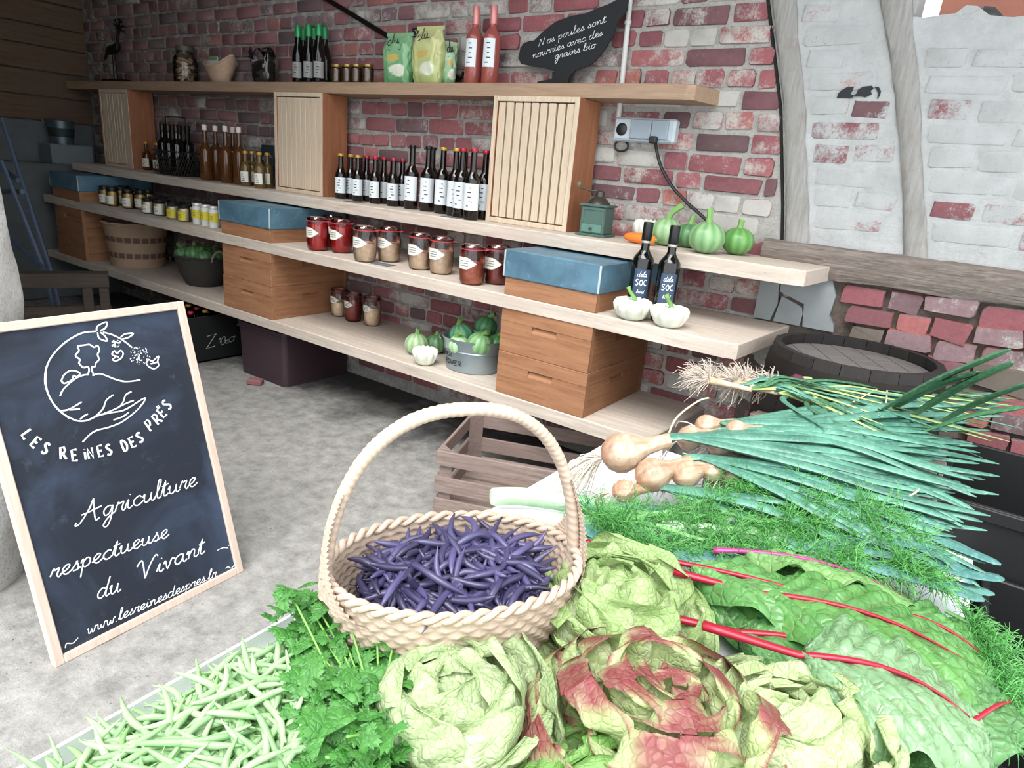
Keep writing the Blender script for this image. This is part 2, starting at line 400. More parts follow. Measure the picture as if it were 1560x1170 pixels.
# limewashed bricks right of the leaning post (faces barely proud of the wash)
LST = [me_of(brick_shape(.21, .06, .0045, 90 + i, .007), 'limewashed_brick', LIME) for i in range(4)]
for k in range(-9, 13):
    z = 1.655 + k * .072
    if z < 1.1: continue
    xs = [(poly_at(PA_R, z) + .02, poly_at(PB_L, z) - .02), (poly_at(PB_R, z) + .02, .42 if z < 1.72 else -9)]
    for a, b in xs:
        x = a + (0 if k % 2 else -.09)
        while x + .1 < b:
            L = .205; x0, x1 = max(x, a), min(x + L, b)
            if x1 - x0 > .06 and z < 2.0:
                o = obj('limewashed_brick', LST[q.randrange(4)], None, wall, ((x0 + x1) / 2, -.0035, z + q.uniform(-.004, .004)))
                o.scale = ((x1 - x0) / .215, q.uniform(.55, .8), q.uniform(.85, 1.0)); o.rotation_euler = (0, q.uniform(-.012, .012), 0)
            x += L + .015
# rough bare bricks and stones under the sill
RSH = [me_of(brick_shape(.2, .064, .02, 130 + i, .010), 'bare_brick', ROUGHB) for i in range(5)]
STONE = plain('field_stone', '685f57', .95, .3, 14, bump=.8)
RST = [me_of(brick_shape(.2, .075, .022, 160 + i, .02), 'rubble_stone', STONE) for i in range(4)]
for k in range(0, 13):
    z = .922 - k * .066; x = -.385 + .03 * (k % 3)
    if k > 6: x = -.62
    while x < .55:
        L = q.uniform(.09, .2); stone = (k in (2, 3) and q.random() < .6) or q.random() < .12
        o = obj('rubble_stone' if stone else 'bare_brick', (RST if stone else RSH)[q.randrange(4)], None, wall, (x + L / 2, -.004, z + q.uniform(-.008, .008)))
        o.scale = (L / .2 * .95, q.uniform(.6, 1.5), q.uniform(.9, 1.1)); o.rotation_euler = (q.uniform(-.1, .1), q.uniform(-.05, .05), q.uniform(-.06, .06)); x += L + q.uniform(.0, .008)
PLAS = plain('grey_cracked_plaster', '8b9193', .95, .18, 16, bump=.7)
for poly in ([(-.66, .775), (-.60, .775), (-.585, .84), (-.592, .9), (-.595, .985), (-.66, .985)], [(-.588, .775), (-.495, .775), (-.492, .82), (-.50, .842), (-.575, .87)],
             [(-.484, .775), (-.38, .775), (-.385, .80), (-.405, .83), (-.40, .9), (-.42, .95), (-.43, .985), (-.588, .985), (-.586, .885), (-.495, .855)]):
    mb = MB(); mb.prism(poly, -.019, .0); mb.build('plaster_piece', PLAS, wall)
# timber posts and sill
def timber(name, PL, PR, mat, label, d0=-.018, d1=.02):
    mb = MB(); zs = [lerp(PL[0][1], PL[-1][1], i / 40) for i in range(41)]
    def fn(u, v):
        z = lerp(PL[0][1], PL[-1][1], u); a, b = poly_at(PL, z) + .006 * fbm(z * 9, 1), poly_at(PR, z) + .006 * fbm(z * 9, 7)
        c = [(a, d1), (a, d0 + .008), (a + .008, d0), (lerp(a, b, .35), d0 - .004), (lerp(a, b, .7), d0 - .002), (b - .008, d0), (b, d0 + .008), (b, d1)][int(round(v * 7))]
        return (c[0], c[1] + .003 * fbm(z * 12, v * 6), z)
    mb.grid(fn, 60, 7); return tag(mb.build(name, mat, None, True, 45), label, kind='structure')
timber('trim_1', PA_L, PA_R, TIMBER, 'leaning grey timber post let into the brick wall')
timber('trim_2', PB_L, PB_R, TIMBER, 'crooked grey timber post between whitewashed panels')
mb = MB()
crack = [(x - .012 + .003 * math.sin(z * 40), z) for x, z in PA_L]
mb.tube([(x, -.003 , z) for x, z in crack], [.006 + .006 * abs(fbm(z * 6, 2)) for x, z in crack], 5); mb.build('crack', DARK, wall)
def sil(u, v):
    x = lerp(-.672, 1.3, u); zt = 1.064 + .006 * fbm(x * 7, 2); zb = lerp(.985, .957, min(1, (x + .672) / .25)) + .008 * fbm(x * 6, 5)
    c = [(.03, zt), (-.03, zt), (-.045, zt - .012), (-.05, lerp(zt, zb, .5)), (-.047, zb + .02), (-.035, zb), (.03, zb)][int(round(v * 6))]
    return (x, c[0] + .006 * fbm(x * 10, v * 9), c[1] + .003 * fbm(x * 30, v * 5))
mb = MB(); mb.grid(sil, 90, 6); e0 = [sil(0, v / 6) for v in range(7)]; mb.add(e0, [tuple(range(7))])
tag(mb.build('trim_3', SILL, None, True, 45), 'weathered horizontal oak sill beam under the whitewashed panels', kind='structure')
SMUDGE = plain('black_peeled_patch', '2b2c30', .9, .3, 30)
for sm in ([(500, 555), (508, 530), (525, 512), (560, 492), (598, 490), (588, 512), (575, 530), (600, 540), (580, 556), (545, 552)], [(592, 545), (612, 528), (622, 505), (650, 490), (700, 484), (708, 500), (690, 512), (698, 532), (660, 550), (630, 542)], [(712, 490), (738, 492), (750, 515), (744, 540), (728, 560), (736, 532), (726, 508)]):
    pl0 = [onY(1140 + x / 3.714, y / 3.714, -.0105) for x, y in sm]; mb = MB(); mb.prism([(p.x, p.z) for p in pl0][::-1], -.0105, -.003); mb.build('peeled_patch', SMUDGE, wall)
# far building seen over the broken wall top
mb = MB(); mb.box(-.40, 2.2, .8, 1.0, 0, 3.2); far = tag(mb.build('wall_far', plain('far_red_wall', '8a5a4c', .9, .3, 6, bump=.5)), 'reddish wall of the next building beyond the broken wall top', kind='structure')
mb = MB(); mb.tube([(.02, .6, 1.2), (.02, .6, 3)], .03, 8); tag(mb.build('trim_4', plain('white_post_paint', 'd5d5d0', .6)), 'pale post behind the broken wall top', kind='structure')
# left wall: boards above, concrete ledge below
wl = bpy.data.objects.new('wall_left', None); COL.objects.link(wl); tag(wl, 'end wall of wide brown boards above grey concrete', kind='structure')
zz = [1.262, 1.43, 1.6, 1.765, 1.9, 2.06, 2.25, 2.45, 2.65]
for a, b in zip(zz, zz[1:]):
    mb = MB(); mb.box(-5.87, -5.838 + U(-.006, .006), -2.6, .0, a + .004, b - .003, .004); mb.build('plank', PLANKL, wl)
mb = MB(); mb.box(-6.0, -5.875, -2.6, .2, 0, 2.7); mb.box(-5.9, -5.845, -2.6, 0, .9, 1.262, .01); mb.box(-5.9, -5.62, -2.6, 0, 0, .975, .015); mb.build('concrete_base', CONC, wl)
# unseen front wall and barn ceiling, added and shaped to darken the interior
mb = MB(); mb.box(-6.0, -2.75, -2.75, -2.6, 0, 2.7); tag(mb.build('wall_front_added', CONC), 'unseen front wall added to darken the barn interior', kind='structure')
ce = bpy.data.objects.new('ceiling', None); COL.objects.link(ce); tag(ce, 'unseen boarded ceiling added to shade the barn interior', kind='structure')
CEILW = wood('dark_ceiling_boards', '40362c', '5a4c3e', 'X', 5, .85)
for i in range(9):
    y0 = -2.75 + i * .33; mb = MB(); mb.box(-6.0, 1.6 if y0 > -1.2 else -2.75, y0, y0 + .32, 2.62, 2.65); mb.build('plank', CEILW, ce)
# ---------------------------------------------------------------- shelves and bee hive furniture
S1, S2, S3, S4 = 1.557, 1.0, .768, .375
OAK1 = wood('oak_shelf_upper', '8f7660', 'ab9078', 'X', 5, .7, h3='9c826a')
OAK = wood('oak_shelf_pale', 'ad9f92', 'cfc4b8', 'X', 5, .75, h3='bcaea2')
HIVE = wood('stained_hive_wood', '875a3e', 'a97c5a', 'X', 4, .65, h3='97694a', bump=.15)
HIVEY = wood('stained_hive_side', '80553a', 'a27553', 'Y', 4, .65, h3='906346', bump=.15)
HIVEZ = wood('stained_hive_upright', '845238', 'a26c4a', 'Z', 4, .65, h3='925c40', bump=.15)
BAREZ = wood('bare_frame_wood', 'b8a48c', 'd6c6b0', 'Z', 5, .7, h3='c4b098', bump=.12)
s = NT('blue_painted_lid'); v = s.coord('Object'); n1 = s.noise(v, 30, 5, .7); n2 = s.noise(v, 6, 3)
c = s.mix(s.ramp(n2, .35, .7), lin('486678'), lin('648ca1')); c = s.mix(s.math('MULTIPLY', s.ramp(n1, .58, .72), .5), c, lin('8ba3b0'))
LIDM = s.out(c, .45, .15); s.bump(n1, .1, .002)
LIDEDGE = plain('lid_edge_highlight', 'c3ced6', .35, .1, 30, .4)  # bright highlight on the lid corners, put in as pale strips
LABEL = plain('paper_label', 'dcdcd2', .7, .05, 30)
def shelf(label, z, th, depth, xl, outline, mat, yb=-.003):
    pts = [(xl, yb), (xl, -depth)] + outline; n = len(pts)
    mb = MB(); b = .004
    vs = [(x, y, z - th) for x, y in pts] + [(x, y, z - b) for x, y in pts]
    cx = sum(p[0] for p in pts) / n; cy = sum(p[1] for p in pts) / n
    vs += [(x + (b if x < cx else -b), y + (b if y < cy else -b), z) for x, y in pts]
    fs = [tuple(reversed(range(n))), tuple(range(2 * n, 3 * n))]
    for r in range(2):
        for i in range(n): fs.append((r * n + i, r * n + (i + 1) % n, (r + 1) * n + (i + 1) % n, (r + 1) * n + i))
    mb.add(vs, fs); return tag(mb.build('shelf_plank', mat), label, 'shelf')
shelf('topmost thick oak shelf plank with bottles and chip bags along the brick wall', S1, .052, .17, -5.82, [(-1.0, -.17), (-.97, -.155), (-.935, -.003)], OAK1)
shelf('second oak shelf plank carrying beer bottles and hive frame boxes', S2, .05, .32, -5.5, [(-.51, -.32), (-.452, -.305), (-.43, -.003)], OAK)
shelf('wide oak shelf plank carrying blue hive lids and preserving jars', S3, .05, .51, -5.55, [(-.60, -.51), (-.562, -.495), (-.53, -.003)], OAK)
shelf('lowest wide oak shelf plank carrying the tall stained hive boxes', S4, .05, .51, -5.6, [(-.80, -.51), (-.78, -.003)], OAK)
def hive_box(name, label, w, d, h, loc, grips=True, rz=0, group=None):
    t = thing(name, label, 'hive box', loc, rz, group); e = .022
    def panel(nm, W_, mat, M):
        mb = MB()
        if grips:
            gw, g0, g1 = .055, h * .56, h * .70
            mb.box(-W_ / 2, W_ / 2, 0, e, 0, g0, .0015, M); mb.box(-W_ / 2, W_ / 2, 0, e, g1, h, .0015, M)
            mb.box(-W_ / 2, -gw, 0, e, g0, g1, 0, M); mb.box(gw, W_ / 2, 0, e, g0, g1, 0, M)
            mb.add([M @ Vector(p) for p in ((-gw, .002, g0), (gw, .002, g0), (gw, .015, g1), (-gw, .015, g1))], [(0, 1, 2, 3)])
        else: mb.box(-W_ / 2, W_ / 2, 0, e, 0, h, .0015, M)
        mb.build(nm, mat, t)
    panel('front_panel', w, HIVE, T(0, 0, 0)); panel('back_panel', w, HIVE, T(0, d, 0) @ R(math.pi, 'Z'))
    panel('side_panel', d - 2 * e, HIVEY, T(w / 2, d / 2, 0) @ R(math.pi / 2, 'Z')); panel('side_panel', d - 2 * e, HIVEY, T(-w / 2, d / 2, 0) @ R(-math.pi / 2, 'Z'))
    mb = MB()
    for k in range(8):
        x = -w / 2 + e + (w - 2 * e) * (k + .5) / 8
        mb.box(x - .013, x + .013, e, d - e, h - .03, h - .012)
    mb.build('frame_bars', BAREZ, t); return t
def hive_lid(label, w, d, h, loc, rz=0):
    t = thing('hive_roof', label, 'hive roof', loc, rz, 'blue hive roofs')
    mb = MB(); mb.box(-w / 2, w / 2, 0, d, 0, h, .004); mb.build('lid_shell', LIDM, t)
    mb = MB(); mb.box(w / 2 - .006, w / 2 + .001, -.001, .005, .004, h - .004, .001); mb.build('corner_highlight', LIDEDGE, t)
    mb = MB(); mb.box(-w / 2 - .001, -w / 2 + .006, -.001, .005, .004, h - .004, .001); mb.build('corner_highlight', LIDEDGE, t); return t
gap = S3 - .05 - S4
hx = {'near the galvanised tub': (-1.265, .402), 'beside the dark basket of courgettes': (-3.13, .43), 'behind the pale round basket': (-5.19, .42)}
for (where, (x, w)) in hx.items():
    for k in range(2):
        hive_box('hive_box', ('lower' if k == 0 else 'upper') + ' orange-brown stained hive box ' + where, w, .49, gap / 2 - .001,
                 (x + (0 if k == 0 else -.003), -.508 + (.0 if k == 0 else .003), S4 + .0005 + k * gap / 2), True, (-.012 if k else 0), 'stained hive boxes on the lowest shelf')
    wl_ = {'n': 'beside two wine bottles', 'b': 'beside the red sauce jars', 'd': 'beside the honey jars'}['n' if 'tub' in where else 'b' if 'beside' in where else 'd']
    hive_box('shallow_hive_box', 'shallow stained hive box under a blue metal cover ' + wl_, w - .006, .47, .066, (x, -.507, S3 + .0005), False, 0, 'shallow hive boxes')
    hive_lid('blue painted metal hive cover ' + wl_, w + .008, .485, .104, (x, -.514, S3 + .067))
def frame_box(label, x0, x1, yf, depth, loose):
    w = x1 - x0; h = S1 - .052 - S2 - .002; t = thing('hive_frame_box', label, 'hive box', ((x0 + x1) / 2, yf, S2 + .0005), 0, 'hive frame boxes stood on end'); e = .02
    for sx in (-1, 1):
        mb = MB(); mb.box(min(sx * w / 2, sx * (w / 2 - e)), max(sx * w / 2, sx * (w / 2 - e)), .003, depth, 0, h, .0015); mb.build('side_panel', HIVEZ, t)
        mb = MB(); mb.box(min(sx * w / 2, sx * (w / 2 - e)), max(sx * w / 2, sx * (w / 2 - e)), 0, .003, 0, h, .0008); mb.build('bare_edge', BAREZ, t)
    for k in (0, 1):
        mb = MB(); mb.box(-w / 2 + e, w / 2 - e, .0005, depth, 0 if k == 0 else h - e, e if k == 0 else h, .0015); mb.build('end_panel', BAREZ, t)
    mb = MB(); mb.box(-w / 2 + e, w / 2 - e, depth - .01, depth, e, h - e); mb.build('back_board', DARK, t)
    n = 9; inner = w - 2 * e; pitch = inner / n; bw = pitch * (.80 if loose else .93)
    m = MB(); m.box(-bw / 2, bw / 2, 0, .09, -(h / 2 - e - .004), h / 2 - e - .004, .002)
    for zz_ in (-.17, -.1, 0, .1, .17): m.lathe([(.0014, 0), (.0014, .001)], 5, T(U(-.006, .006), 0, zz_) @ R(math.pi / 2, 'X'))
    me = m.mesh('frame_bar'); me.materials.append(BAREZ)
    for k in range(n):
        o = obj('frame_bar', me, None, t, (-inner / 2 + pitch * (k + .5), .004 + U(0, .003), h / 2)); o.rotation_euler = (0, U(-.003, .003), 0)
    return t
frame_box('upright hive box of pale wooden frames beside the coffee grinder', -1.812, -1.402, -.205, .17, True)
frame_box('upright hive box of tightly packed frames beside the beer bottles', xat(420, -.20, S2), xat(491, -.20, S2), -.20, .165, False)
frame_box('upright hive box of packed frames beside the board wall', xat(161, -.19, S2), xat(203, -.19, S2), -.19, .17, False)
# ---------------------------------------------------------------- bottles and jars
def dark_gloss(name, h, rough=.06):
    s = NT(name); s.out(lin(h), rough, 0.0, .6); return s.m
DARKGL = dark_gloss('dark_bottle_glass', '0b0c0a'); BEERGL = dark_gloss('brown_black_beer_glass', '100a08')
ROSE = dark_gloss('rose_wine_glass', 'b5625a', .05); ROSE.node_tree.nodes['Principled BSDF'].inputs['Transmission Weight'].default_value = .35
AMBER = dark_gloss('amber_cider_glass', '6e4424', .05); AMBER.node_tree.nodes['Principled BSDF'].inputs['Transmission Weight'].default_value = .45
PALEAMB = dark_gloss('pale_syrup_glass', '7a6238', .05); PALEAMB.node_tree.nodes['Principled BSDF'].inputs['Transmission Weight'].default_value = .45
CLEAR = glass('clear_glass', (.985, .99, .99), .03, .05); CORKW = plain('pale_stopper', 'd8cfc8', .5); 
CAPS = {k: plain('cap_' + k, h, .35, .08, 30, .3) for k, h in dict(gold='b8933e', red='a3203a', green='2f8f56', black='16181a', silver='bfc2c4', pink='d08a86', white='d8d8d4').items()}
INK = plain('ink_print', '3b4148', .7)
def lathe_part(nm, prof, mat, t, n=20, ang=35, arc=None, M=None):
    mb = MB(); mb.lathe(prof, n, M, None, arc); return mb.build(nm, mat, t, True, ang)
def make_bottle(nm, label, cat, loc, H, r, nr, sh0, sh1, gmat, cap, caph, lab=None, labm=None, group=None, labarc=1.9, print_=True, face=-.9):
    t = thing(nm, label, cat, loc, 0, group)
    prof = [(r * .55, .004), (r * .9, 0), (r, .006), (r, H * sh0)]
    for k in range(1, 6):
        a = k / 6; prof.append((nr + (r - nr) * (math.cos(a * math.pi) * .5 + .5), H * (sh0 + (sh1 - sh0) * a)))
    prof += [(nr, H * sh1), (nr * .92, H - caph * .4), (nr * 1.12, H - caph * .35), (nr * 1.1, H - .002), (nr * .7, H - .001)]
    lathe_part('glass_body', prof, gmat, t, 20)
    if cap: lathe_part('cap', [(nr * 1.14, H - caph), (nr * 1.2, H - caph + .002), (nr * 1.17, H - .001), (nr * 1.05, H + .0015), (0, H + .0018)], cap, t, 14)
    if lab:
        a, b = lab; la = face * 1.0
        L = lathe_part('label', [(r + .0006, H * a), (r + .0006, H * b)], labm or LABEL, t, 12, None, (la - labarc / 2, la + labarc / 2))
        if print_:
            mb = MB(); q2 = random.Random(hash(nm) % 999 if False else len(label))
            for k in range(5):
                zc = H * lerp(b, a, .16 + .17 * k); w_ = q2.uniform(.25, .6); a0 = la + q2.uniform(-.5, -.1)
                mb.lathe([(r + .001, zc - .0025), (r + .001, zc + .0018)], 5, None, None, (a0, a0 + w_))
            mb.build('label_print', INK, L)
    return t
# face = angle of the label, towards the room (-Y and a little +X)
FACE = -1.05
WLAB = plain('white_label', 'd9e0e4', .6, .04, 20)
beer = make_bottle('beer_bottle', 'x', 'bottle', (0, 0, 0), .222, .028, .0135, .52, .74, BEERGL, CAPS['gold'], .012, (.13, .48), WLAB, 'beer bottles on the second shelf', 2.5, True, FACE)
big = make_bottle('beer_bottle', 'x', 'bottle', (0, 0, 0), .287, .0335, .014, .55, .72, BEERGL, CAPS['gold'], .012, (.14, .52), WLAB, 'beer bottles on the second shelf', 2.5, True, FACE)
def recap(o, mat):
    for c in o.children:
        if c.name.startswith('cap'):
            c.data = c.data.copy(); c.data.materials.clear(); c.data.materials.append(mat)
CAPME = {}
def set_cap(o, kind):
    for c in o.children:
        if c.name.startswith('cap'):
            key = (c.data.name.split('.')[0], len(c.data.vertices), round(max(v.co.z for v in c.data.vertices), 3), kind)
            if key not in CAPME:
                m = c.data.copy(); m.materials.clear(); m.materials.append(CAPS[kind]); CAPME[key] = m
            c.data = CAPME[key]
first = {}
def put(proto, x, y, z, label, cap=None, rz=0.0, group=None):
    if id(proto) not in first:
        first[id(proto)] = 1; o = proto; o.location = (x, y, z); o.rotation_euler = (0, 0, rz); o['label'] = label
        if group: o['group'] = group
    else: o = dup(proto, (x, y, z), rz, label, group)
    if cap: set_cap(o, cap)
    return o
ORD = ['nearest', 'second from', 'third from', 'fourth from', 'fifth from', 'sixth from', 'seventh from', 'eighth from']
def ordl(i): return ORD[i] + ('' if i else ' to')
small = [(519, -.155, 'gold'), (534, -.093, 'gold'), (545, -.15, 'gold'), (558, -.085, 'red'), (571, -.155, 'red'), (584, -.09, 'red'), (598, -.155, 'red'), (612, -.093, 'red'), (547, -.032, 'gold'), (572, -.032, 'red'), (597, -.032, 'red')]
def dupcap(o, cap): set_cap(o, cap)
for i, (px, y, cp) in enumerate(small):
    x = xat(px, y, S2 + .03)
    row = 'front row' if y < -.12 else 'middle row' if y < -.05 else 'back row'
    k_ = sum(1 for q_ in small if (q_[1] < -.12) == (y < -.12) and (q_[1] < -.05) == (y < -.05) and q_[0] < px)
    o = dup(beer, (x, y, S2 + .0005), U(-.25, .25), 'small beer bottle with %s cap, %s, %s the packed frames' % (cp, row, ordl(k_))); dupcap(o, cp)
bigs = [(626, -.165, 'black'), (650, -.16, 'black'), (656, -.085, 'black'), (672, -.175, 'gold'), (691, -.19, 'gold'), (704, -.115, 'gold'), (716, -.225, 'red'), (736, -.255, 'red'), (722, -.15, 'red')]
for i, (px, y, cp) in enumerate(bigs):
    x = xat(px, y, S2 + .03); y2 = y
    if i == 7: x = -1.850; y2 = -.262
    if i == 6: x = -1.932; y2 = -.235
    if i == 8: x = -1.862; y2 = -.165
    o = dup(big, (x, y2, S2 + .0005), U(-.25, .25), 'large beer bottle with %s cap, %s, %s the small beers' % (cp, 'front row' if y < -.155 else 'back row', ordl(sum(1 for q_ in bigs if (q_[1] < -.155) == (y < -.155) and q_[0] < px)))); dupcap(o, cp)
def kill(o):
    for c in list(o.children):
        for g in list(c.children): bpy.data.objects.remove(g)
        bpy.data.objects.remove(c)
    bpy.data.objects.remove(o)
kill(beer); kill(big)
# rose wine and green capped bottles, top shelf
rose = make_bottle('wine_bottle', 'rose wine bottle with pink capsule standing beside the chip bags', 'bottle', (xat(719, -.1, S1), -.1, S1 + .0005), .306, .037, .0135, .60, .76, ROSE, CAPS['pink'], .07, (.22, .58), WLAB, 'rose wine bottles', 1.5, True, FACE - .35)
dup(rose, (xat(745, -.095, S1), -.095, S1 + .0005), .1, 'rose wine bottle with pink capsule standing nearer the hen-shaped slate')
gr = None
for px, y in ((455, -.128), (471, -.132), (486, -.13), (463, -.058), (479, -.06), (495, -.058)):
    loc = (xat(px, y, S1), y, S1 + .0005)
    if gr is None: gr = make_bottle('juice_bottle', 'green-foiled black bottle in the front row, nearest to the cellophane bag', 'bottle', loc, .272, .032, .014, .42, .80, DARKGL, CAPS['green'], .055, (.08, .36), plain('grey_label', '8f8f8c', .6, .3, 60), 'green capped bottles', 1.7, True, FACE)
    else: dup(gr, loc, U(-.3, .3), 'green-foiled black bottle in the %s row, %s the cellophane bag' % ('front' if y < -.1 else 'back', ordl({471: 1, 486: 2, 463: 0, 479: 1, 495: 2}[px])))
# jars
def make_jar(nm, label, loc, H, r, content, ch, lidm, lidh, lab=None, group=None, glassm=None, labm=None, face=FACE, labarc=1.7, rim=False):
    t = thing(nm, label, 'jar', loc, 0, group)
    if rim:   # tulip preserving jar with flat glass lid and red rubber ring
        prof = [(r * .5, .003), (r * .78, 0), (r * .93, .012), (r, .035), (r * .99, H * .55), (r * .93, H * .78), (r * .9, H * .86)]
    else: prof = [(r * .6, .003), (r * .93, 0), (r, .005), (r, H - lidh - .014), (r * .96, H - lidh - .006), (r * .85, H - lidh)]
    lathe_part('glass_body', prof + [(r * .84, H * .86 if rim else H - lidh - .001)], glassm or CLEAR, t, 22)
    pin = [(max(0, a * .955 - .0005), max(.004, z)) for a, z in prof if z < ch]; top = pin[-1][0]
    lathe_part('contents', pin + [(top, ch), (top * .8, ch + .001), (0, ch + .002)], content, t, 20)
    if rim:
        lathe_part('rubber_ring', [(r * .88, H * .86), (r * 1.02, H * .862), (r * 1.02, H * .885), (r * .88, H * .887)], lidm, t, 22)
        lathe_part('glass_lid', [(r * .5, H * .887), (r * .98, H * .889), (r * 1.0, H * .93), (r * .93, H * .96), (r * .8, H * .955), (r * .75, H * .99), (r * .4, H), (0, H)], glass('jar_lid_glass', (.95, .62, .62), .05, .3) if 'jar_lid_glass' not in MATS else MATS['jar_lid_glass'], t, 22)
        mb = MB(); mb.box(r * .95, r * 1.22, -.012, .012, H * .864, H * .884, .002, R(FACE + 1.5, 'Z')); mb.build('ring_tab', lidm, t)
    else: lathe_part('lid', [(r * .93, H - lidh), (r * .95, H - lidh + .001), (r * .95, H - .002), (r * .9, H), (0, H)], lidm, t, 18)
    if lab:
        a, b = lab; mb = MB(); rr = r + .0012; zc = (a + b) / 2 * H
        if rim:   # tag-shaped label with a pointed end
            n = 8; vs = []
            for i in range(n + 1):
                an = face - labarc * .62 + labarc * i / n; e_ = (b - a) / 2 * H * (1 if i < n - 2 else (n - i) / 2.6 if i < n else .02)
                rz_ = rr * (1 if zc < H * .6 else 1)
                vs += [(rz_ * math.cos(an), rz_ * math.sin(an), zc - e_), (rz_ * math.cos(an), rz_ * math.sin(an), zc + e_)]
            mb.add(vs, [(2 * i, 2 * i + 2, 2 * i + 3, 2 * i + 1) for i in range(n)])
        else: mb.lathe([(rr, H * a), (rr, H * b)], 10, None, None, (face - labarc / 2, face + labarc / 2))
        L = mb.build('label', labm or LABEL, t, True)
        mb = MB()
        for k in range(3):
            zz_ = zc + (1 - k) * (b - a) * H * .2; mb.lathe([(rr + .0005, zz_ - .0012), (rr + .0005, zz_ + .0008)], 5, None, None, (face - .55, face + .15))
        mb.build('label_print', INK, L)
    return t
def lumpy(name, h1, h2, scale=35):
    s = NT(name); v = s.coord('Object'); n = s.noise(v, scale, 4, .6); c = s.mix(s.ramp(n, .35, .65), lin(h1), lin(h2)); s.out(c, .4); return s.m
TOM = lumpy('red_sauce', 'b0161c', 'c42024', 10); BEIGE = lumpy('beige_pate', 'd9b594', 'eed8bd'); TOMCH = lumpy('tomato_stew', 'b05540', 'cf7858'); MEATY = lumpy('dark_red_stew', '7d2c26', '963a30')
RING = plain('red_rubber_ring', 'b03a44', .5); HONEY = lumpy('honey_gold', '9c7d3c', 'c4a050', 12); PALEH = lumpy('pale_cream_honey', 'c9c0a0', 'dcd4b8', 12); GOLDL = plain('gold_lid', '9a7f4c', .3, .1, 30, .7); BLKL = plain('black_lid', '15171a', .35)
YEL = plain('yellow_label', 'd6c63a', .6, .25, 25)
pres = [(484, -.43, TOM, .9, 'tall preserving jar of bright red sauce beside the blue lid'), (520, -.37, TOM, .9, 'tall preserving jar of bright red sauce next to a beige pate jar'), (507, -.27, TOM, .9, 'tall preserving jar of red sauce standing behind two others'),
        (556, -.455, BEIGE, .62, 'preserving jar of beige pate next to the red sauce'), (593, -.345, BEIGE, .62, 'preserving jar of beige pate with pointed label above the flat price card'),
        (640, -.375, BEIGE, .56, 'half-filled preserving jar of beige pate beside a pink-topped one'), (672, -.375, BEIGE, .7, 'preserving jar of beige pate with a pinkish top layer'),
        (719, -.45, TOMCH, .62, 'preserving jar of tomato stew beside the blue hive lid'), (757, -.345, MEATY, .62, 'preserving jar of dark stew half hidden behind the blue hive lid')]
for px, y, ct, fl, lb in pres:
    make_jar('preserving_jar', lb, (xat(px, y, S3 + .05), y, S3 + .0005), .16, .052, ct, .16 * fl * .86, RING, .02, (.39, .68), 'preserving jars on the wide shelf', rim=True, face=FACE - .3, labarc=2.0)
for px, y, ct, fl, lb in ((517, -.15, BEIGE, .6, 'small preserving jar of pinkish pate beside the hive box'), (538, -.165, MEATY, .85, 'small preserving jar of dark red stew between two pale ones'), (567, -.15, BEIGE, .7, 'small preserving jar of pinkish pate standing in the open')):
    make_jar('preserving_jar', lb, (xat(px, y, S4 + .05), y, S4 + .0005), .158, .046, ct, .158 * fl * .86, plain('dark_rubber_ring', '6d2430', .5) if 'dark_rubber_ring' not in MATS else MATS['dark_rubber_ring'], .02, (.48, .7), 'preserving jars on the lowest shelf', rim=True, face=FACE - .35)
gj = None
for px, y in ((513, -.125), (529, -.125), (543, -.125), (560, -.12), (521, -.055), (537, -.05)):
    loc = (xat(px, y, S1), y, S1 + .0005)
    if gj is None: gj = make_jar('honey_jar', 'small brown jar with gold lid on the top shelf', loc, .086, .03, lumpy('dark_jam', '4a3826', '63492e'), .066, GOLDL, .014, None, 'gold lidded jars')
    else: dup(gj, loc)
hj = None
for px, y in ((161, -.40), (172, -.41), (184, -.33), (196, -.38), (205, -.30), (215, -.33), (226, -.26), (190, -.25)):
    loc = (xat(px, y, S3 + .03), y, S3 + .0005)
    if hj is None: hj = make_jar('honey_jar', 'honey jar with dark lid and cream label beside the hive rim', loc, .12, .036, HONEY, .09, BLKL, .016, (.12, .55), 'honey jars beside the hive rim')
    else: dup(hj, loc, U(-.2, .2))
hj = None
for px, y in ((226, -.415), (244, -.40), (235, -.32), (252, -.33)):
    loc = (xat(px, y, S3 + .03), y, S3 + .0005)
    if hj is None: hj = make_jar('cream_jar', 'squat jar with black lid and white label in front of the honey', loc, .092, .035, PALEH, .07, BLKL, .014, (.12, .6), 'squat white labelled jars')
    else: dup(hj, loc, U(-.2, .2))
hj = None
for px, y in ((264, -.415), (281, -.42), (273, -.33), (289, -.32)):
    loc = (xat(px, y, S3 + .03), y, S3 + .0005)
    if hj is None: hj = make_jar('mustard_jar', 'squat jar with black lid and yellow label', loc, .092, .035, PALEH, .07, BLKL, .014, (.1, .62), 'squat yellow labelled jars', None, YEL)
    else: dup(hj, loc, U(-.5, .2))
hj = None
for px, y in ((301, -.41), (314, -.41), (326, -.42)):
    loc = (xat(px, y, S3 + .03), y, S3 + .0005)
    if hj is None:
        hj = make_jar('spread_pot', 'slim white pot with yellow band beside the blue lid', loc, .116, .027, PALEH, .09, CAPS['white'], .016, (.28, .68), 'slim white and yellow pots', plain('white_pot', 'd4d6d6', .5), YEL, labarc=2.6)
    else: dup(hj, loc, U(-.3, .3))
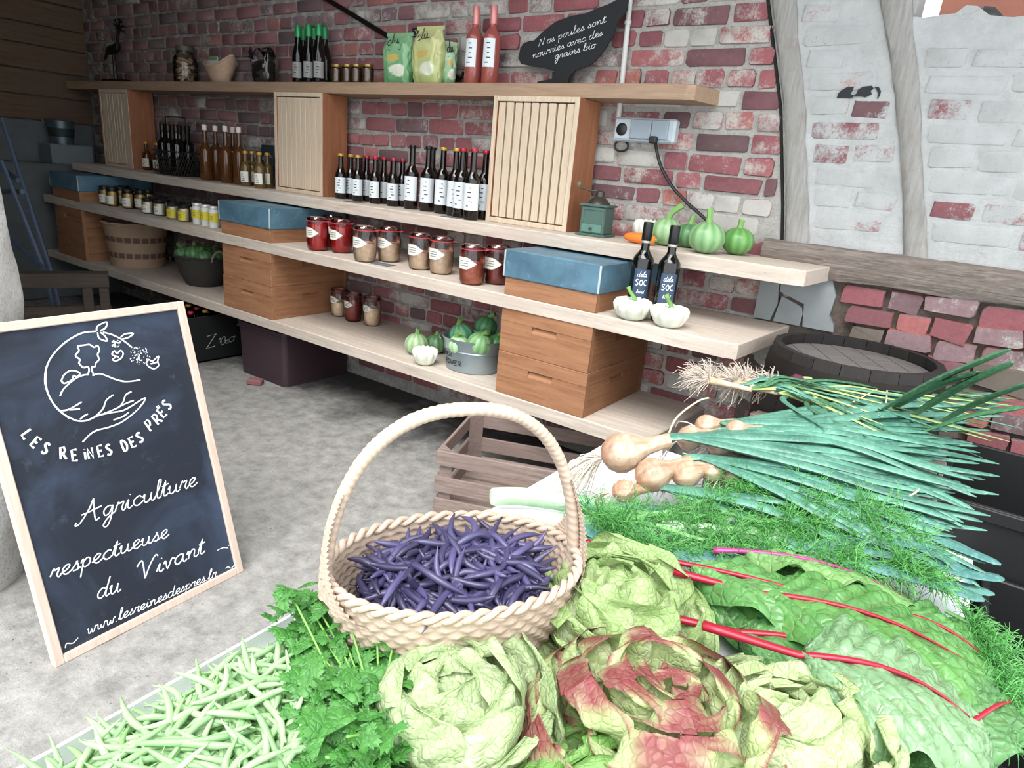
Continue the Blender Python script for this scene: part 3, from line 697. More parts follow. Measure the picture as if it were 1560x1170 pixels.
# left end of the second shelf
tg = None
for px, y in ((225, -.11), (241, -.12)):
    loc = (xat(px, y, S2 + .02), y, S2 + .0005)
    if tg is None: tg = make_bottle('syrup_bottle', 'small dark syrup bottle with cream label beside the wire basket', 'bottle', loc, .185, .03, .012, .55, .75, AMBER, CAPS['gold'], .014, (.12, .42), LABEL, 'syrup bottles', 1.8, True, FACE)
    else: dup(tg, loc)
tg = None
for px, y in ((315, -.2), (346, -.2), (331, -.13), (357, -.12), (366, -.19)):
    loc = (xat(px, y, S2 + .02), y, S2 + .0005)
    if tg is None: tg = make_bottle('cider_bottle', 'tall slim amber bottle with pale stopper, nearest to the wire basket', 'bottle', loc, .315, .036, .0125, .52, .72, AMBER, CORKW, .03, None, None, 'amber bottles', 1.8, False)
    else: dup(tg, loc, 0, 'tall slim amber bottle with pale stopper, %s the wire basket' % ordl({331: 1, 346: 2, 357: 3, 366: 4}[px]))
tg = None
for px, y in ((375, -.215), (396, -.235), (385, -.15), (408, -.16)):
    loc = (xat(px, y, S2 + .02), y, S2 + .0005)
    if tg is None: tg = make_bottle('syrup_bottle', 'small pale golden bottle with cream label beside the packed frames', 'bottle', loc, .19, .029, .012, .55, .75, PALEAMB, CAPS['gold'], .014, (.12, .42), LABEL, 'small golden bottles', 1.8, True, FACE)
    else: dup(tg, loc)
# two red wine bottles in front, wide shelf
NAVY = plain('navy_label', '33465f', .5, .1, 20)
wb = []
for px, y, lb in ((971, -.395, 'red wine bottle with navy label beside the blue hive lid'), (1010, -.40, 'red wine bottle with navy label standing away from the hive lid')):
    wb.append(make_bottle('wine_bottle', lb, 'bottle', (xat(px, y, S3 + .05), y, S3 + .0005), .322, .037, .0145, .60, .74, DARKGL, CAPS['black'], .06, (.17, .52), NAVY, 'red wine bottles', 1.5, False, FACE + .0))
# ---------------------------------------------------------------- handwriting strokes
GL = {
 'a': (1.05, [[(.75,.85),(.45,1),(.15,.75),(.1,.35),(.3,0),(.6,.2),(.75,.9)],[(.75,.9),(.73,.3),(.88,0),(1.1,.18)]]),
 'b': (.9, [[(0,.2),(.3,1.2),(.42,1.85),(.28,2),(.18,1.4),(.18,.3),(.4,0),(.68,.2),(.72,.6),(.55,.85),(.9,.8)]]),
 'c': (.82, [[(.7,.8),(.5,1),(.15,.7),(.15,.25),(.4,0),(.65,.08),(.88,.3)]]),
 'd': (1.05, [[(.72,.8),(.4,1),(.1,.6),(.15,.15),(.4,0),(.7,.4),(.9,2)],[(.9,2),(.75,.5),(.85,0),(1.1,.18)]]),
 'e': (.78, [[(.02,.22),(.45,.5),(.62,.85),(.42,1),(.18,.75),(.15,.3),(.38,0),(.6,.06),(.85,.3)]]),
 'f': (.65, [[(0,.2),(.35,1.2),(.48,1.85),(.34,2),(.24,1.5),(.18,0),(.12,-.8),(.3,-.75),(.36,0),(.7,.25)]]),
 'g': (.95, [[(.72,.85),(.4,1),(.1,.65),(.2,.12),(.5,.2),(.74,.95)],[(.74,.95),(.65,-.4),(.42,-1.1),(.15,-.9),(.4,-.3),(1,.25)]]),
 'i': (.52, [[(0,.2),(.22,.95),(.2,.25),(.36,0),(.56,.2)],[(.3,1.42),(.32,1.5)]]),
 'l': (.5, [[(0,.2),(.3,1.2),(.4,1.9),(.27,2.05),(.17,1.5),(.17,.3),(.33,0),(.54,.2)]]),
 'n': (.95, [[(0,.65),(.14,.95),(.17,.05)],[(.17,.4),(.42,.95),(.62,.85),(.62,.2),(.78,0),(1,.2)]]),
 'o': (.85, [[(.6,.9),(.35,1),(.1,.6),(.2,.1),(.5,.05),(.72,.5),(.55,.95),(.9,.85)]]),
 'p': (.85, [[(0,.6),(.18,.95),(.12,-.95)],[(.16,.6),(.45,1),(.7,.75),(.65,.25),(.4,.05),(.2,.2)]]),
 'r': (.72, [[(0,.3),(.18,1),(.28,.85),(.58,.95),(.48,.3),(.62,0),(.78,.2)]]),
 's': (.66, [[(0,.2),(.38,.95),(.32,.95),(.5,.5),(.45,.08),(.12,.08)],[(.45,.08),(.7,.25)]]),
 't': (.56, [[(0,.3),(.3,1.7),(.2,.3),(.38,0),(.6,.2)],[(.02,1.15),(.55,1.28)]]),
 'u': (1.0, [[(0,.6),(.14,.95),(.14,.25),(.35,0),(.6,.3),(.68,.95)],[(.68,.95),(.68,.25),(.83,0),(1.04,.2)]]),
 'v': (.82, [[(0,.7),(.14,.95),(.34,0),(.62,.95),(.86,.85)]]),
 'w': (1.1, [[(0,.8),(.1,.9),(.2,.1),(.4,.1),(.5,.7),(.6,.1),(.8,.15),(.9,.95),(1.1,.85)]]),
 '.': (.4, [[(.12,0),(.16,.07)]]), ' ': (.55, []), ',': (.3, [[(.1,.1),(.02,-.25)]]),
 'A': (1.6, [[(-.2,.35),(-.25,.05),(.05,.15),(.6,1.3),(.85,2.3)],[(.85,2.3),(.95,1.2),(1.15,0),(1.4,.1)],[(.1,.95),(.7,1.05),(1.5,1.25)]]),
 'V': (1.3, [[(-.25,1.6),(-.05,2.0),(.15,1.9),(.45,0)],[(.45,0),(.75,1.3),(1.1,2.1),(1.3,1.9)]]),
 'N': (1.4, [[(-.1,0),(.1,.9),(.2,1.9)],[(.2,1.9),(.7,.1)],[(.7,.1),(.85,1.2),(1.05,2)]]),
 '3': (.8, [[(.05,1.5),(.35,1.75),(.6,1.4),(.3,1.0),(.65,.6),(.4,.02),(.02,.2)]]), '2': (.8, [[(.05,1.4),(.3,1.75),(.6,1.4),(.1,.05),(.7,.05)]]), '7': (.8, [[(.05,1.7),(.7,1.7),(.25,0)]]), '5': (.8, [[(.65,1.75),(.15,1.75),(.1,1.0),(.5,1.1),(.6,.5),(.35,0),(.02,.15)]]), '0': (.8, [[(.35,1.75),(.05,.9),(.35,0),(.65,.9),(.35,1.75)]]),
 '~': (1.6, [[(0,.2),(.35,.6),(.75,.3),(1.1,.2),(1.5,.6)]])}
BLOCK = {'L': [[(0,1),(0,0),(.55,0)]], 'E': [[(.55,1),(0,1),(0,0),(.55,0)],[(0,.52),(.45,.52)]], 'S': [[(.55,.9),(.3,1),(.05,.8),(.3,.52),(.55,.25),(.3,0),(0,.1)]], 'R': [[(0,0),(0,1),(.4,1),(.5,.75),(.35,.5),(0,.5)],[(.2,.5),(.6,0)]], 'I': [[(.15,0),(.15,.75)],[(.15,1),(.16,1.02)]], 'N': [[(0,0),(0,1),(.55,0),(.55,1)]], 'D': [[(0,0),(0,1),(.35,.95),(.55,.5),(.35,.05),(0,0)]], 'P': [[(0,0),(0,1),(.4,1),(.5,.75),(.35,.48),(0,.48)]], 'O': [[(.3,1),(0,.5),(.3,0),(.6,.5),(.3,1)]], 'C': [[(.55,.85),(.3,1),(0,.5),(.3,0),(.55,.15)]], 'F': [[(.55,1),(0,1),(0,0)],[(0,.52),(.4,.52)]], 'W': [[(0,1),(.15,0),(.3,.7),(.45,0),(.6,1)]], 'U': [[(0,1),(0,.2),(.3,0),(.55,.2),(.55,1)]], 'Z': [[(0,1),(.6,1),(0,0),(.6,0)]], 'A': [[(0,0),(.3,1),(.6,0)],[(.1,.35),(.5,.35)]], 'J': [[(.5,1),(.5,.2),(.25,0),(0,.2)]]}
def crv(pts, k=5):
    if len(pts) < 3: return pts
    P = [pts[0]] + list(pts) + [pts[-1]]; out = []
    for i in range(1, len(P) - 2):
        p0, p1, p2, p3 = P[i - 1:i + 3]
        for j in range(k):
            t = j / k
            out.append(tuple(.5 * (2 * b + (c - a) * t + (2 * a - 5 * b + 4 * c - d) * t * t + (3 * b - a - 3 * c + d) * t ** 3) for a, b, c, d in zip(p0, p1, p2, p3)))
    out.append(pts[-1]); return out
def ink(mb, pts, P3, w, nrm, k=4):
    c = [Vector(P3(*p)) for p in crv(pts, k)]
    mb.tube(c, [w * (.85 + .3 * abs(noise.noise(p * 60))) for p in c], 4, None, None, .35, nrm)
def write(mb, text, a, b, xh, P3, w, nrm, slant=.25, rise=None):
    tot = sum(GL[ch][0] for ch in text); dx, dy = b[0] - a[0], b[1] - a[1]; L = math.hypot(dx, dy); ux, uy = dx / L, dy / L; sx = L / tot; pen = 0
    for ch in text:
        adv, sts = GL[ch]
        for st in sts:
            pts = []
            for x, y in st:
                X = (pen + x) * sx + y * xh * slant; Y = y * xh
                pts.append((a[0] + ux * X - uy * Y, a[1] + uy * X + ux * Y))
            ink(mb, pts, P3, w, nrm)
        pen += adv
def block(mb, text, a, b, h, P3, w, nrm, slant=.1, fill=.78):
    n = len(text); dx, dy = b[0] - a[0], b[1] - a[1]; L = math.hypot(dx, dy); ux, uy = dx / L, dy / L; cw = L / n
    for i, ch in enumerate(text):
        for st in BLOCK.get(ch, []):
            pts = []
            for x, y in st:
                X = i * cw + x / .6 * cw * fill + y * h * slant; pts.append((a[0] + ux * X - uy * y * h, a[1] + uy * X + ux * y * h))
            c = [Vector(P3(*p)) for p in (pts if ch not in 'SOCDU' else crv(pts, 4))]
            mb.tube(c, w, 4, None, None, .35, nrm)
CHALK = plain('white_chalk', 'd7dade', .95, .15, 200)
CHALK2 = plain('faint_chalk', '9aa0a4', .95, .3, 120)
SLATE = plain('black_slate_paint', '16191d', .75, .25, 12)
# ---------------------------------------------------------------- baskets and vegetables on the shelves
def weave(mb, prof, n, rows, amp=.006, ax=1.0, ay=1.0, sub=3, inner=False, band=None):
    """woven wall: prof(t)->(r,z); vertical stakes n, horizontal rows"""
    nu, nv = n * 3, rows * sub
    def fn(u, v):
        th = 2 * math.pi * u; r, z = prof(v); row = min(rows - 1, int(v * rows)); ph = v * rows - row
        d = amp * (math.cos(n / 2 * th * 2 + math.pi * row) * .6 + .4) * math.sin(math.pi * min(1, max(0, ph))) ** .6
        if inner: d = -d
        return ((r + d) * math.cos(th) * ax, (r + d) * math.sin(th) * ay, z)
    mb.grid(fn, nu, nv, (lambda u, v: band(u, v)) if band else None, True)
def rope(mb, pts, r, twist=.5, n=6, strands=2, closed=False):
    k = len(pts)
    for sidx in range(strands):
        out = []
        for i, p in enumerate(pts):
            t = (Vector(pts[(i + 1) % k]) - Vector(pts[i - 1])) if (closed or 0 < i < k - 1) else (Vector(pts[min(i + 1, k - 1)]) - Vector(pts[max(i - 1, 0)]))
            t.normalize(); a = Vector((0, 0, 1)) if abs(t.z) < .9 else Vector((1, 0, 0)); w = t.cross(a).normalized(); u = w.cross(t)
            an = i * twist + sidx * 2 * math.pi / strands; out.append(Vector(p) + (w * math.cos(an) + u * math.sin(an)) * r * .55)
        mb.tube(out, r * .62, n, closed=closed)
WICK = plain('pale_wicker', 'b59a82', .75, .25, 60, bump=.3); WICKD = plain('dark_seagrass', '37332f', .85, .35, 70, bump=.5)
def colmat(name, rough=.7, bump=.3, scale=80, var=.2):
    s = NT(name); a = s.new('ShaderNodeVertexColor'); a.layer_name = 'Col'; n = s.noise(s.coord('Object'), scale, 4)
    c = s.mix(1.0, a.outputs[0], s.mix(n, (1 - var,) * 3, (1 + var * .3,) * 3), 'MULTIPLY'); s.out(c, rough)
    if bump: s.bump(n, bump, .003)
    return s.m
VCOL = colmat('tinted_surface'); VSHINY = colmat('tinted_glossy', .35, .15, 30, .15)
def lathe_prof(pts):
    def f(t):
        k = t * (len(pts) - 1); i = min(len(pts) - 2, int(k)); a = k - i; return (lerp(pts[i][0], pts[i + 1][0], a), lerp(pts[i][1], pts[i + 1][1], a))
    return f
# pale two-tone basket
t = thing('wicker_basket', 'large pale round wicker basket with two brown woven bands', 'basket', (-4.74, -.28, S4 + .0005))
c1, c2 = lin('a98f78'), lin('6b4f45'); mb = MB()
weave(mb, lathe_prof([(.172, .0), (.178, .1), (.19, .2), (.203, .285)]), 44, 20, .004, 1, .95, 3, False, lambda u, v: c2 if (.2 < v < .32 or .56 < v < .68) and int(u * 88) % 4 < 3 else c1)
mb.build('woven_wall', VCOL, t, True)
mb = MB(); rope(mb, [(.207 * math.cos(a), .197 * math.sin(a), .287) for a in [2 * math.pi * i / 60 for i in range(60)]], .009, .6, 5, 2, True); mb.build('rim', WICK, t, True)
mb = MB(); mb.lathe([(0, .004), (.172, .004), (.172, 0), (0, 0)], 30, Matrix.Diagonal((1, .95, 1, 1))); mb.build('base', WICK, t)
# dark basket
t = thing('wicker_basket', 'dark seagrass basket with rope loop handles holding round green courgettes', 'basket', (-3.93, -.28, S4 + .0005))
mb = MB(); weave(mb, lathe_prof([(.105, 0), (.135, .06), (.162, .13), (.172, .175)]), 34, 13, .005, 1, .9); mb.build('woven_wall', WICKD, t, True)
mb = MB(); rope(mb, [(.174 * math.cos(a), .157 * math.sin(a), .177) for a in [2 * math.pi * i / 50 for i in range(50)]], .008, .7, 5, 2, True); mb.build('rim', WICKD, t, True)
mb = MB(); mb.lathe([(0, .006), (.107, .006), (.107, 0), (0, 0)], 24, Matrix.Diagonal((1, .9, 1, 1))); mb.build('base', WICKD, t)
ROPE = plain('pale_jute_rope', 'a89c8c', .9, .2, 90)
for sx in (-1, 1):
    mb = MB(); pts = [(sx * (.172 + .012 * math.sin(a)), .045 * math.cos(a), .165 + .062 * math.sin(a)) for a in [math.pi * i / 16 for i in range(17)]]
    rope(mb, pts, .006, .9, 5, 2); mb.build('rope_handle', ROPE, t, True)
def squash_proto(nm, r, sq, ribs, c_light, c_dark, stalk=True, stripe=.5, rb=.02):
    mb = MB(); cl, cdk = lin(c_light), lin(c_dark)
    def fn(u, v):
        th = 2 * math.pi * u; ph = math.pi * (v - .5); k = 1 + rb * math.cos(ribs * th)
        dimple = .10 * math.exp(-((v - 1) / .06) ** 2) + .08 * math.exp(-(v / .06) ** 2) * -1
        return (r * k * math.cos(ph) * math.cos(th), r * k * math.cos(ph) * math.sin(th), r * sq * (1 + math.sin(ph) - dimple))
    def cf(u, v):
        w = .5 + .5 * math.cos(ribs * 2 * math.pi * u); n = .5 + .5 * noise.noise(Vector((u * 60, v * 24, r * 90))); f = max(0, min(1, stripe * (1 - w) * 1.4 + .5 * n * stripe + .25 * (v - .5)))
        return tuple(a * (1 - f) + b * f for a, b in zip(cl, cdk))
    mb.grid(fn, 40, 18, cf, True); return mb.mesh(nm, True)
STALK = plain('green_stalk', '6f9a52', .6, .2, 40); STALKD = plain('dark_green_stalk', '3f7a3a', .6, .2, 40)
def stalk_part(t, r, top, h, bend, mat=None, rr=.011):
    mb = MB(); pts = [(bend * (i / 5) ** 2, .2 * bend * (i / 5), top - .006 + h * i / 5) for i in range(6)]
    mb.tube(pts, [rr * 1.7, rr * 1.1, rr, rr * .95, rr * 1.0, rr * 1.15], 7); mb.build('stalk', mat or STALK, t, True, 50)
def squash(label, loc, r, sq, cl, cd, bend=.01, tilt=(0, 0, 0), group=None, h=.035, stripe=.5, nm='round_courgette', stalkm=None):
    t = thing(nm, label, 'courgette', loc, 0, group); t.rotation_euler = tilt
    me = squash_proto('fruit', r, sq, 10, cl, cd, True, stripe); obj('fruit', me, VSHINY, t); stalk_part(t, r, 2 * r * sq * .96, h, bend, stalkm); return t
squash('pale round courgette with curled stalk beside the white patty pan', (xat(1015, -.16, 1.05), -.16, S2), .058, .88, 'a6c498', '6f9c66', .05, (0, 0, .8), 'round courgettes', .055)
squash('big pale green round courgette between two darker ones', (xat(1076, -.235, 1.05), -.235, S2), .063, .86, '98bd8a', '5c9058', .012, (0, 0, 2), 'round courgettes', .05)
squash('dark green round courgette half hidden behind a big pale one', (xat(1050, -.11, 1.05), -.11, S2), .052, .85, '6a9a66', '406e48', .01, (0, 0, 1), 'round courgettes')
squash('glossy bright green round courgette nearest the leaning timber post', (xat(1124, -.12, 1.05), -.12, S2), .056, .86, '76a85e', '47823f', .004, (0, 0, 1), 'round courgettes', .035)
WHT = plain('white_squash_skin', 'dfe2d2', .4, .06, 30)
def pattypan(label, loc, r, h, flip=False, stem=True, rot=0.0, group='white patty pans'):
    t = thing('pattypan_squash', label, 'squash', loc, rot, group); mb = MB(); n = 11
    def fn(u, v):
        th = 2 * math.pi * u; k = 1 + .07 * math.cos(n * th) * math.sin(math.pi * v)
        prof = [(0, .0), (.45, .0), (.72, .12), (.95, .48), (1.0, .68), (.88, .86), (.6, .95), (.3, .86), (0, .80)]
        a, z = lathe_prof(prof)(v); return (r * a * k * math.cos(th), r * a * k * math.sin(th), h * (z + .05 * math.cos(n * th) * math.sin(math.pi * v) ** 2))
    mb.grid(fn, 66, 24, None, True); mb.build('fruit', WHT, t, True)
    if stem:
        mb = MB(); mb.tube([(0, 0, h * .78), (.004, 0, h * .95), (-.016, .004, h * 1.25), (-.024, .006, h * 1.45)], [.012, .008, .007, .009], 6); mb.build('stalk', STALK, t, True)
    return t
pattypan('white scalloped patty pan squash beside the blue hive cover', (xat(961, -.468, S3), -.468, S3), .065, .075, False, True, .4)
pattypan('white scalloped patty pan squash with long green stalk', (xat(1017, -.462, S3), -.462, S3), .063, .074, False, True, 1.2)
pattypan('white patty pan squash behind the orange one on the second shelf', (xat(984, -.1, S2), -.1, S2 + .001), .055, .085, False, False, 1.2)
pattypan('small cream patty pan squash in front of the galvanised tub', (xat(647, -.455, S4), -.455, S4), .056, .078, False, False, .3)
t = thing('carrot', 'thick orange carrot lying behind a wine bottle', 'carrot', (xat(973, -.24, S2), -.24, S2 + .021)); mb = MB()
mb.tube([(-.062, 0, 0), (-.058, 0, 0), (-.04, .003, 0), (0, 0, 0), (.04, -.003, 0), (.06, -.002, 0), (.064, -.002, 0)], [.004, .011, .017, .02, .02, .015, .004], 14); mb.build('root', plain('carrot_orange', 'd9782a', .5, .15, 25), t, True)
mb = MB(); mb.tube([(.062, -.002, 0), (.07, 0, .004)], .006, 6); mb.build('stalk', STALK, t)
squash('pale striped round courgette on the lowest shelf beside a patty pan', (xat(634, -.37, S4), -.37, S4), .055, .9, 'bdd4aa', '76a06a', .006, (0, 0, 1), 'round courgettes', .03)
squash('dark green round courgette touching the galvanised tub', (xat(664, -.28, S4), -.28, S4), .05, .9, '80aa78', '457050', .006, (0, 0, 1), 'round courgettes', .02)
# courgettes in the dark basket
for dx, dy, dz, r, lb in ((-.085, -.055, .115, .055, 'round green courgette heaped at the basket loop handle'), (.015, -.06, .125, .058, 'big round green courgette in front of the dark basket heap'), (.098, -.03, .12, .052, 'round green courgette at the far loop handle of dark basket'), (-.03, .06, .12, .055, 'round green courgette at the back of the dark basket'), (.065, .07, .115, .052, 'round green courgette tucked against the back of dark basket')):
    squash(lb, (-3.93 + dx, -.28 + dy, S4 + dz + .02), r, .85, '82b07c', '3f764a', .01, (U(-.4, .4), U(-.4, .4), U(0, 6)), 'courgettes in the dark basket', .03)
# galvanised tub with courgettes
ZINC = plain('galvanised_zinc', '9aa7ae', .35, .18, 14, .75); s = None
tubx = -1.725; tuby = -.335
t = thing('zinc_tub', 'galvanised zinc tub with stencilled black letters full of courgettes', 'tub', (tubx, tuby, S4 + .0005), .25)
EL = Matrix.Diagonal((1.05, .9, 1, 1)); mb = MB()
mb.lathe([(0, .004), (.108, .004), (.11, 0), (.114, .004), (.118, .05), (.123, .088), (.127, .091), (.125, .095), (.130, .128), (.137, .14), (.1375, .144), (.134, .145), (.129, .138), (.121, .09), (.112, .01), (0, .008)], 40, EL); mb.build('tub_wall', ZINC, t, True, 30)
for sx in (-1, 1):
    mb = MB(); pts = [(sx * (.14 + .02 * math.sin(a)), .04 * math.cos(a), .118 + .012 * math.sin(a)) for a in [math.pi * i / 10 for i in range(11)]]; mb.tube(pts, .004, 6); mb.build('side_handle', ZINC, t, True)
mb = MB(); BLKP = plain('black_stencil', '23262a', .7)
def tubP(u, v):
    rr = .1185 + .09 * (v - .05) + .0012; a = -math.pi / 2 - .42 + u / .118; return (1.05 * rr * math.cos(a), .9 * rr * math.sin(a), v)
mb = MB()
block(mb, 'FLOWER', (-.112, .064), (.0, .064), .019, tubP, .0019, (-.3, -1, 0), 0); block(mb, 'POWER', (-.055, .030), (.05, .030), .021, tubP, .002, (-.3, -1, 0), 0)
mb.build('stencil_lettering', BLKP, t)
for dx, dy, dz, r, cl, cd, tl, lb in ((-.055, .01, .085, .056, '7db896', '3d7a58', (.2, -.3, 0), 'blue-green round courgette in the zinc tub'), (-.02, -.065, .075, .045, 'bfe0b4', '86b482', (.35, 0, 0), 'pale small courgette at the front of the zinc tub'),
        (.05, -.04, .085, .054, '9cc488', '5c9460', (.1, .35, 0), 'light green pointed courgette with bent stalk in zinc tub'), (.0, .055, .135, .05, '62a06c', '38704a', (-.2, .2, 0), 'dark green courgette on top of the tub heap'), (.088, .035, .085, .045, '7ab870', '3f8048', (0, .2, 0), 'green courgette against the hive box side of tub')):
    squash(lb, (tubx + dx, tuby + dy, S4 + dz), r, .95, cl, cd, .02, tl, 'courgettes in the zinc tub', .03)
# ---------------------------------------------------------------- coffee grinder
TEAL = plain('teal_painted_wood', '445f57', .55, .15, 14, bump=.2); TEALD = plain('teal_drawer', '527a6e', .5, .12, 14); BRASSD = plain('dark_metal', '4c4742', .4, .2, 20, .6)
gx, gy = xat(909, -.165, S2 + .05), -.165
t = thing('coffee_grinder', 'old teal wooden coffee grinder with crank and drawer', 'coffee grinder', (gx, gy, S2 + .0005), .12)
def part(nm, mat, fn, par=None, smooth=False):
    m = MB(); fn(m); return m.build(nm, mat, par or t, smooth, 40 if smooth else None)
part('base_board', TEAL, lambda m: m.box(-.062, .062, -.062, .062, 0, .009, .002)); part('case', TEAL, lambda m: (m.box(-.05, .05, -.05, .05, .009, .112, .002)))
part('top_board', TEAL, lambda m: m.box(-.058, .058, -.058, .058, .112, .121, .002))
d = part('drawer', TEALD, lambda m: m.box(-.042, .042, -.055, -.048, .014, .045, .002)); part('drawer_knob', BRASSD, lambda m: m.lathe([(.0, .012), (.006, .01), (.004, .0)], 10, T(0, -.055, .03) @ R(math.pi / 2, 'X')), d, True)
part('front_frame', TEAL, lambda m: (m.box(-.046, .046, -.0525, -.049, .098, .110, .001), m.box(-.046, -.036, -.0525, -.049, .05, .098, .001), m.box(.036, .046, -.0525, -.049, .05, .098, .001)))
part('hopper_dome', BRASSD, lambda m: m.lathe([(.046, .121), (.044, .125), (.03, .14), (.018, .15), (.016, .168), (.011, .172), (0, .173)], 20), None, True)
part('crank_arm', BRASSD, lambda m: m.tube([(0, 0, .170), (-.03, -.012, .168), (-.062, -.03, .174), (-.075, -.036, .176)], .0035, 6), None, True)
part('crank_knob', plain('turned_wood_knob', '6a5a44', .5), lambda m: m.lathe([(0, 0), (.006, .001), (.010, .008), (.011, .014), (.008, .022), (0, .025)], 12, T(-.077, -.037, .176)), None, True)
# ---------------------------------------------------------------- wire basket with wine bottles, small slate, price cards
WIRE = plain('dark_wire', '2e2a29', .5, .2, 30, .5)
wx, wy = xat(271, -.17, S2 + .02), -.165
t = thing('wire_basket', 'dark wire mesh basket with arched handle holding wine bottles', 'basket', (wx, wy, S2 + .0005), .0); bw, bd, bh = .125, .095, .145
def wirefn(m):
    for z in (.003, .05, .1, bh): m.tube([(-bw, -bd, z), (bw, -bd, z), (bw, bd, z), (-bw, bd, z)], .0025 if 0 < z < bh else .004, 5, closed=True)
    for k in range(11):
        f = k / 10
        for (p, q_) in (((-bw, -bd), (bw, -bd)), ((bw, -bd), (bw, bd)), ((-bw, bd), (bw, bd)), ((-bw, -bd), (-bw, bd))):
            for sgn in (1, -1):
                a0, a1 = f, f + sgn * .32
                if not 0 <= a1 <= 1: continue
                m.tube([(lerp(p[0], q_[0], a0), lerp(p[1], q_[1], a0), .003), (lerp(p[0], q_[0], a1), lerp(p[1], q_[1], a1), bh)], .0016, 4)
    for k in range(6): m.tube([(-bw, lerp(-bd, bd, k / 5), .002), (bw, lerp(-bd, bd, k / 5), .002)], .0016, 4)
m = MB(); wirefn(m); tag(m.build('wire_mesh', WIRE, t), kind='stuff')
m = MB(); m.tube(crv([(-bw, 0, bh), (-bw, 0, .26), (-bw + .008, 0, .335), (-bw + .03, 0, .35), (bw - .03, 0, .35), (bw - .008, 0, .335), (bw, 0, .26), (bw, 0, bh)], 3), .005, 6); m.build('handle', WIRE, t, True)
wbk = None
for dx, dy in ((-.08, -.045), (.0, -.05), (.08, -.045), (-.045, .045), (.05, .045)):
    loc = (wx + dx, wy + dy, S2 + .005)
    if wbk is None: wbk = make_bottle('wine_bottle', 'black wine bottle standing in the wire basket', 'bottle', loc, .30, .036, .0145, .6, .75, DARKGL, CAPS['black'], .05, None, None, 'wine bottles in the wire basket', 1, False)
    else: dup(wbk, loc)
t = thing('price_slate', 'small dark slate leaning behind the golden bottles', 'slate', (xat(406, -.05, S2 + .15), -.06, S2 + .0005)); t.rotation_euler = (-.1, 0, 0)
part('slate', plain('blue_black_slate', '1d2a33', .7, .2, 10), lambda m: m.box(-.06, .06, -.005, .005, 0, .235, .002))
m = MB(); write(m, 'agrun', (-.045, .15), (.045, .165), .015, lambda u, v: (u, -.0056, v), .0012, (0, -1, 0)); m.build('chalk_lettering', CHALK2, t)
CARD = plain('grey_price_card', '5c6266', .6, .3, 40)
for px, py, z, w, lb, rz in ((541, 308, S2, .10, 'small price card lying in front of the small beers', .1), (688, 331, S2, .085, 'small price card lying in front of the large beers', .1), (583, 403, S3, .10, 'small price card lying in front of the beige jars', .1)):
    p = on(px, py, z); t = thing('price_card', lb, 'price card', (p.x, p.y, z + .0005), rz, 'flat price cards'); part('card', CARD, lambda m: m.box(-w / 2, w / 2, -.03, .03, 0, .002, .0005))
    m = MB(); write(m, '~~', (-w * .3, -.012), (w * .3, -.012), .012, lambda u, v: (u, v, .0021), .001, (0, 0, 1)); m.build('price_lettering', CHALK2, t)
# ---------------------------------------------------------------- top shelf
IRON = plain('black_iron', '1b1716', .5, .3, 30, .5)
t = thing('bird_figurine', 'black metal bird figurine with spiky crest on thin legs', 'figurine', (xat(178, -.1, S1 + .01), -.1, S1 + .0005), 0)
part('base_plate', IRON, lambda m: m.box(-.13, .13, -.045, .045, 0, .02, .006)); part('body', IRON, lambda m: m.tube([(-.12, 0, .175), (-.10, 0, .19), (-.05, 0, .205), (.0, 0, .21), (.045, 0, .225), (.06, 0, .25)], [.008, .016, .03, .032, .024, .012], 10), None, True)
for dx in (-.035, .015): part('leg', IRON, lambda m, dx=dx: m.tube([(dx, 0, .015), (dx * .9, .0, .11), (dx * .6 - .01, 0, .19)], .004, 6))
part('neck', IRON, lambda m: m.tube([(.05, 0, .235), (.065, 0, .28), (.082, 0, .315), (.088, 0, .335)], [.012, .01, .01, .022], 8), None, True)
for k in range(7):
    a = -1.1 + k * .5; part('crest_feather', IRON, lambda m, a=a: m.tube([(.088, 0, .335), (.088 + .04 * math.sin(a), .008 * math.cos(3 * a), .34 + .04 * math.cos(a)), (.088 + .066 * math.sin(a), 0, .335 + .065 * math.cos(a))], [.007, .005, .009], 5))
part('tail', IRON, lambda m: m.tube([(-.11, 0, .178), (-.15, .01, .165), (-.17, .012, .15)], [.012, .01, .004], 6))
# big glass jar
t = thing('glass_jar', 'large glass jar with dark lid full of pale twisted pasta', 'jar', (xat(283, -.09, S1 + .05), -.09, S1 + .0005))
lathe_part('glass_body', [(.05, .003), (.066, 0), (.07, .01), (.071, .11), (.066, .14), (.05, .158), (.046, .165), (.046, .185)], CLEAR, t, 24)
lathe_part('lid', [(.05, .18), (.052, .182), (.052, .208), (.046, .212), (0, .213)], plain('olive_lid', '4c4a3c', .5), t, 20)
PASTA = plain('pale_dried_pasta', '9c8468', .7, .3, 40); m = MB(); q3 = random.Random(5)
for k in range(70):
    p = Vector((q3.uniform(-.04, .04), q3.uniform(-.04, .04), q3.uniform(.016, .135))); d3 = Vector((q3.uniform(-1, 1), q3.uniform(-1, 1), q3.uniform(-.6, .6))).normalized() * .022
    m.tube([p - d3, p + Vector((0, 0, .005)), p + d3], .009, 5)
tag(m.build('contents', PASTA, t, True), kind='stuff')
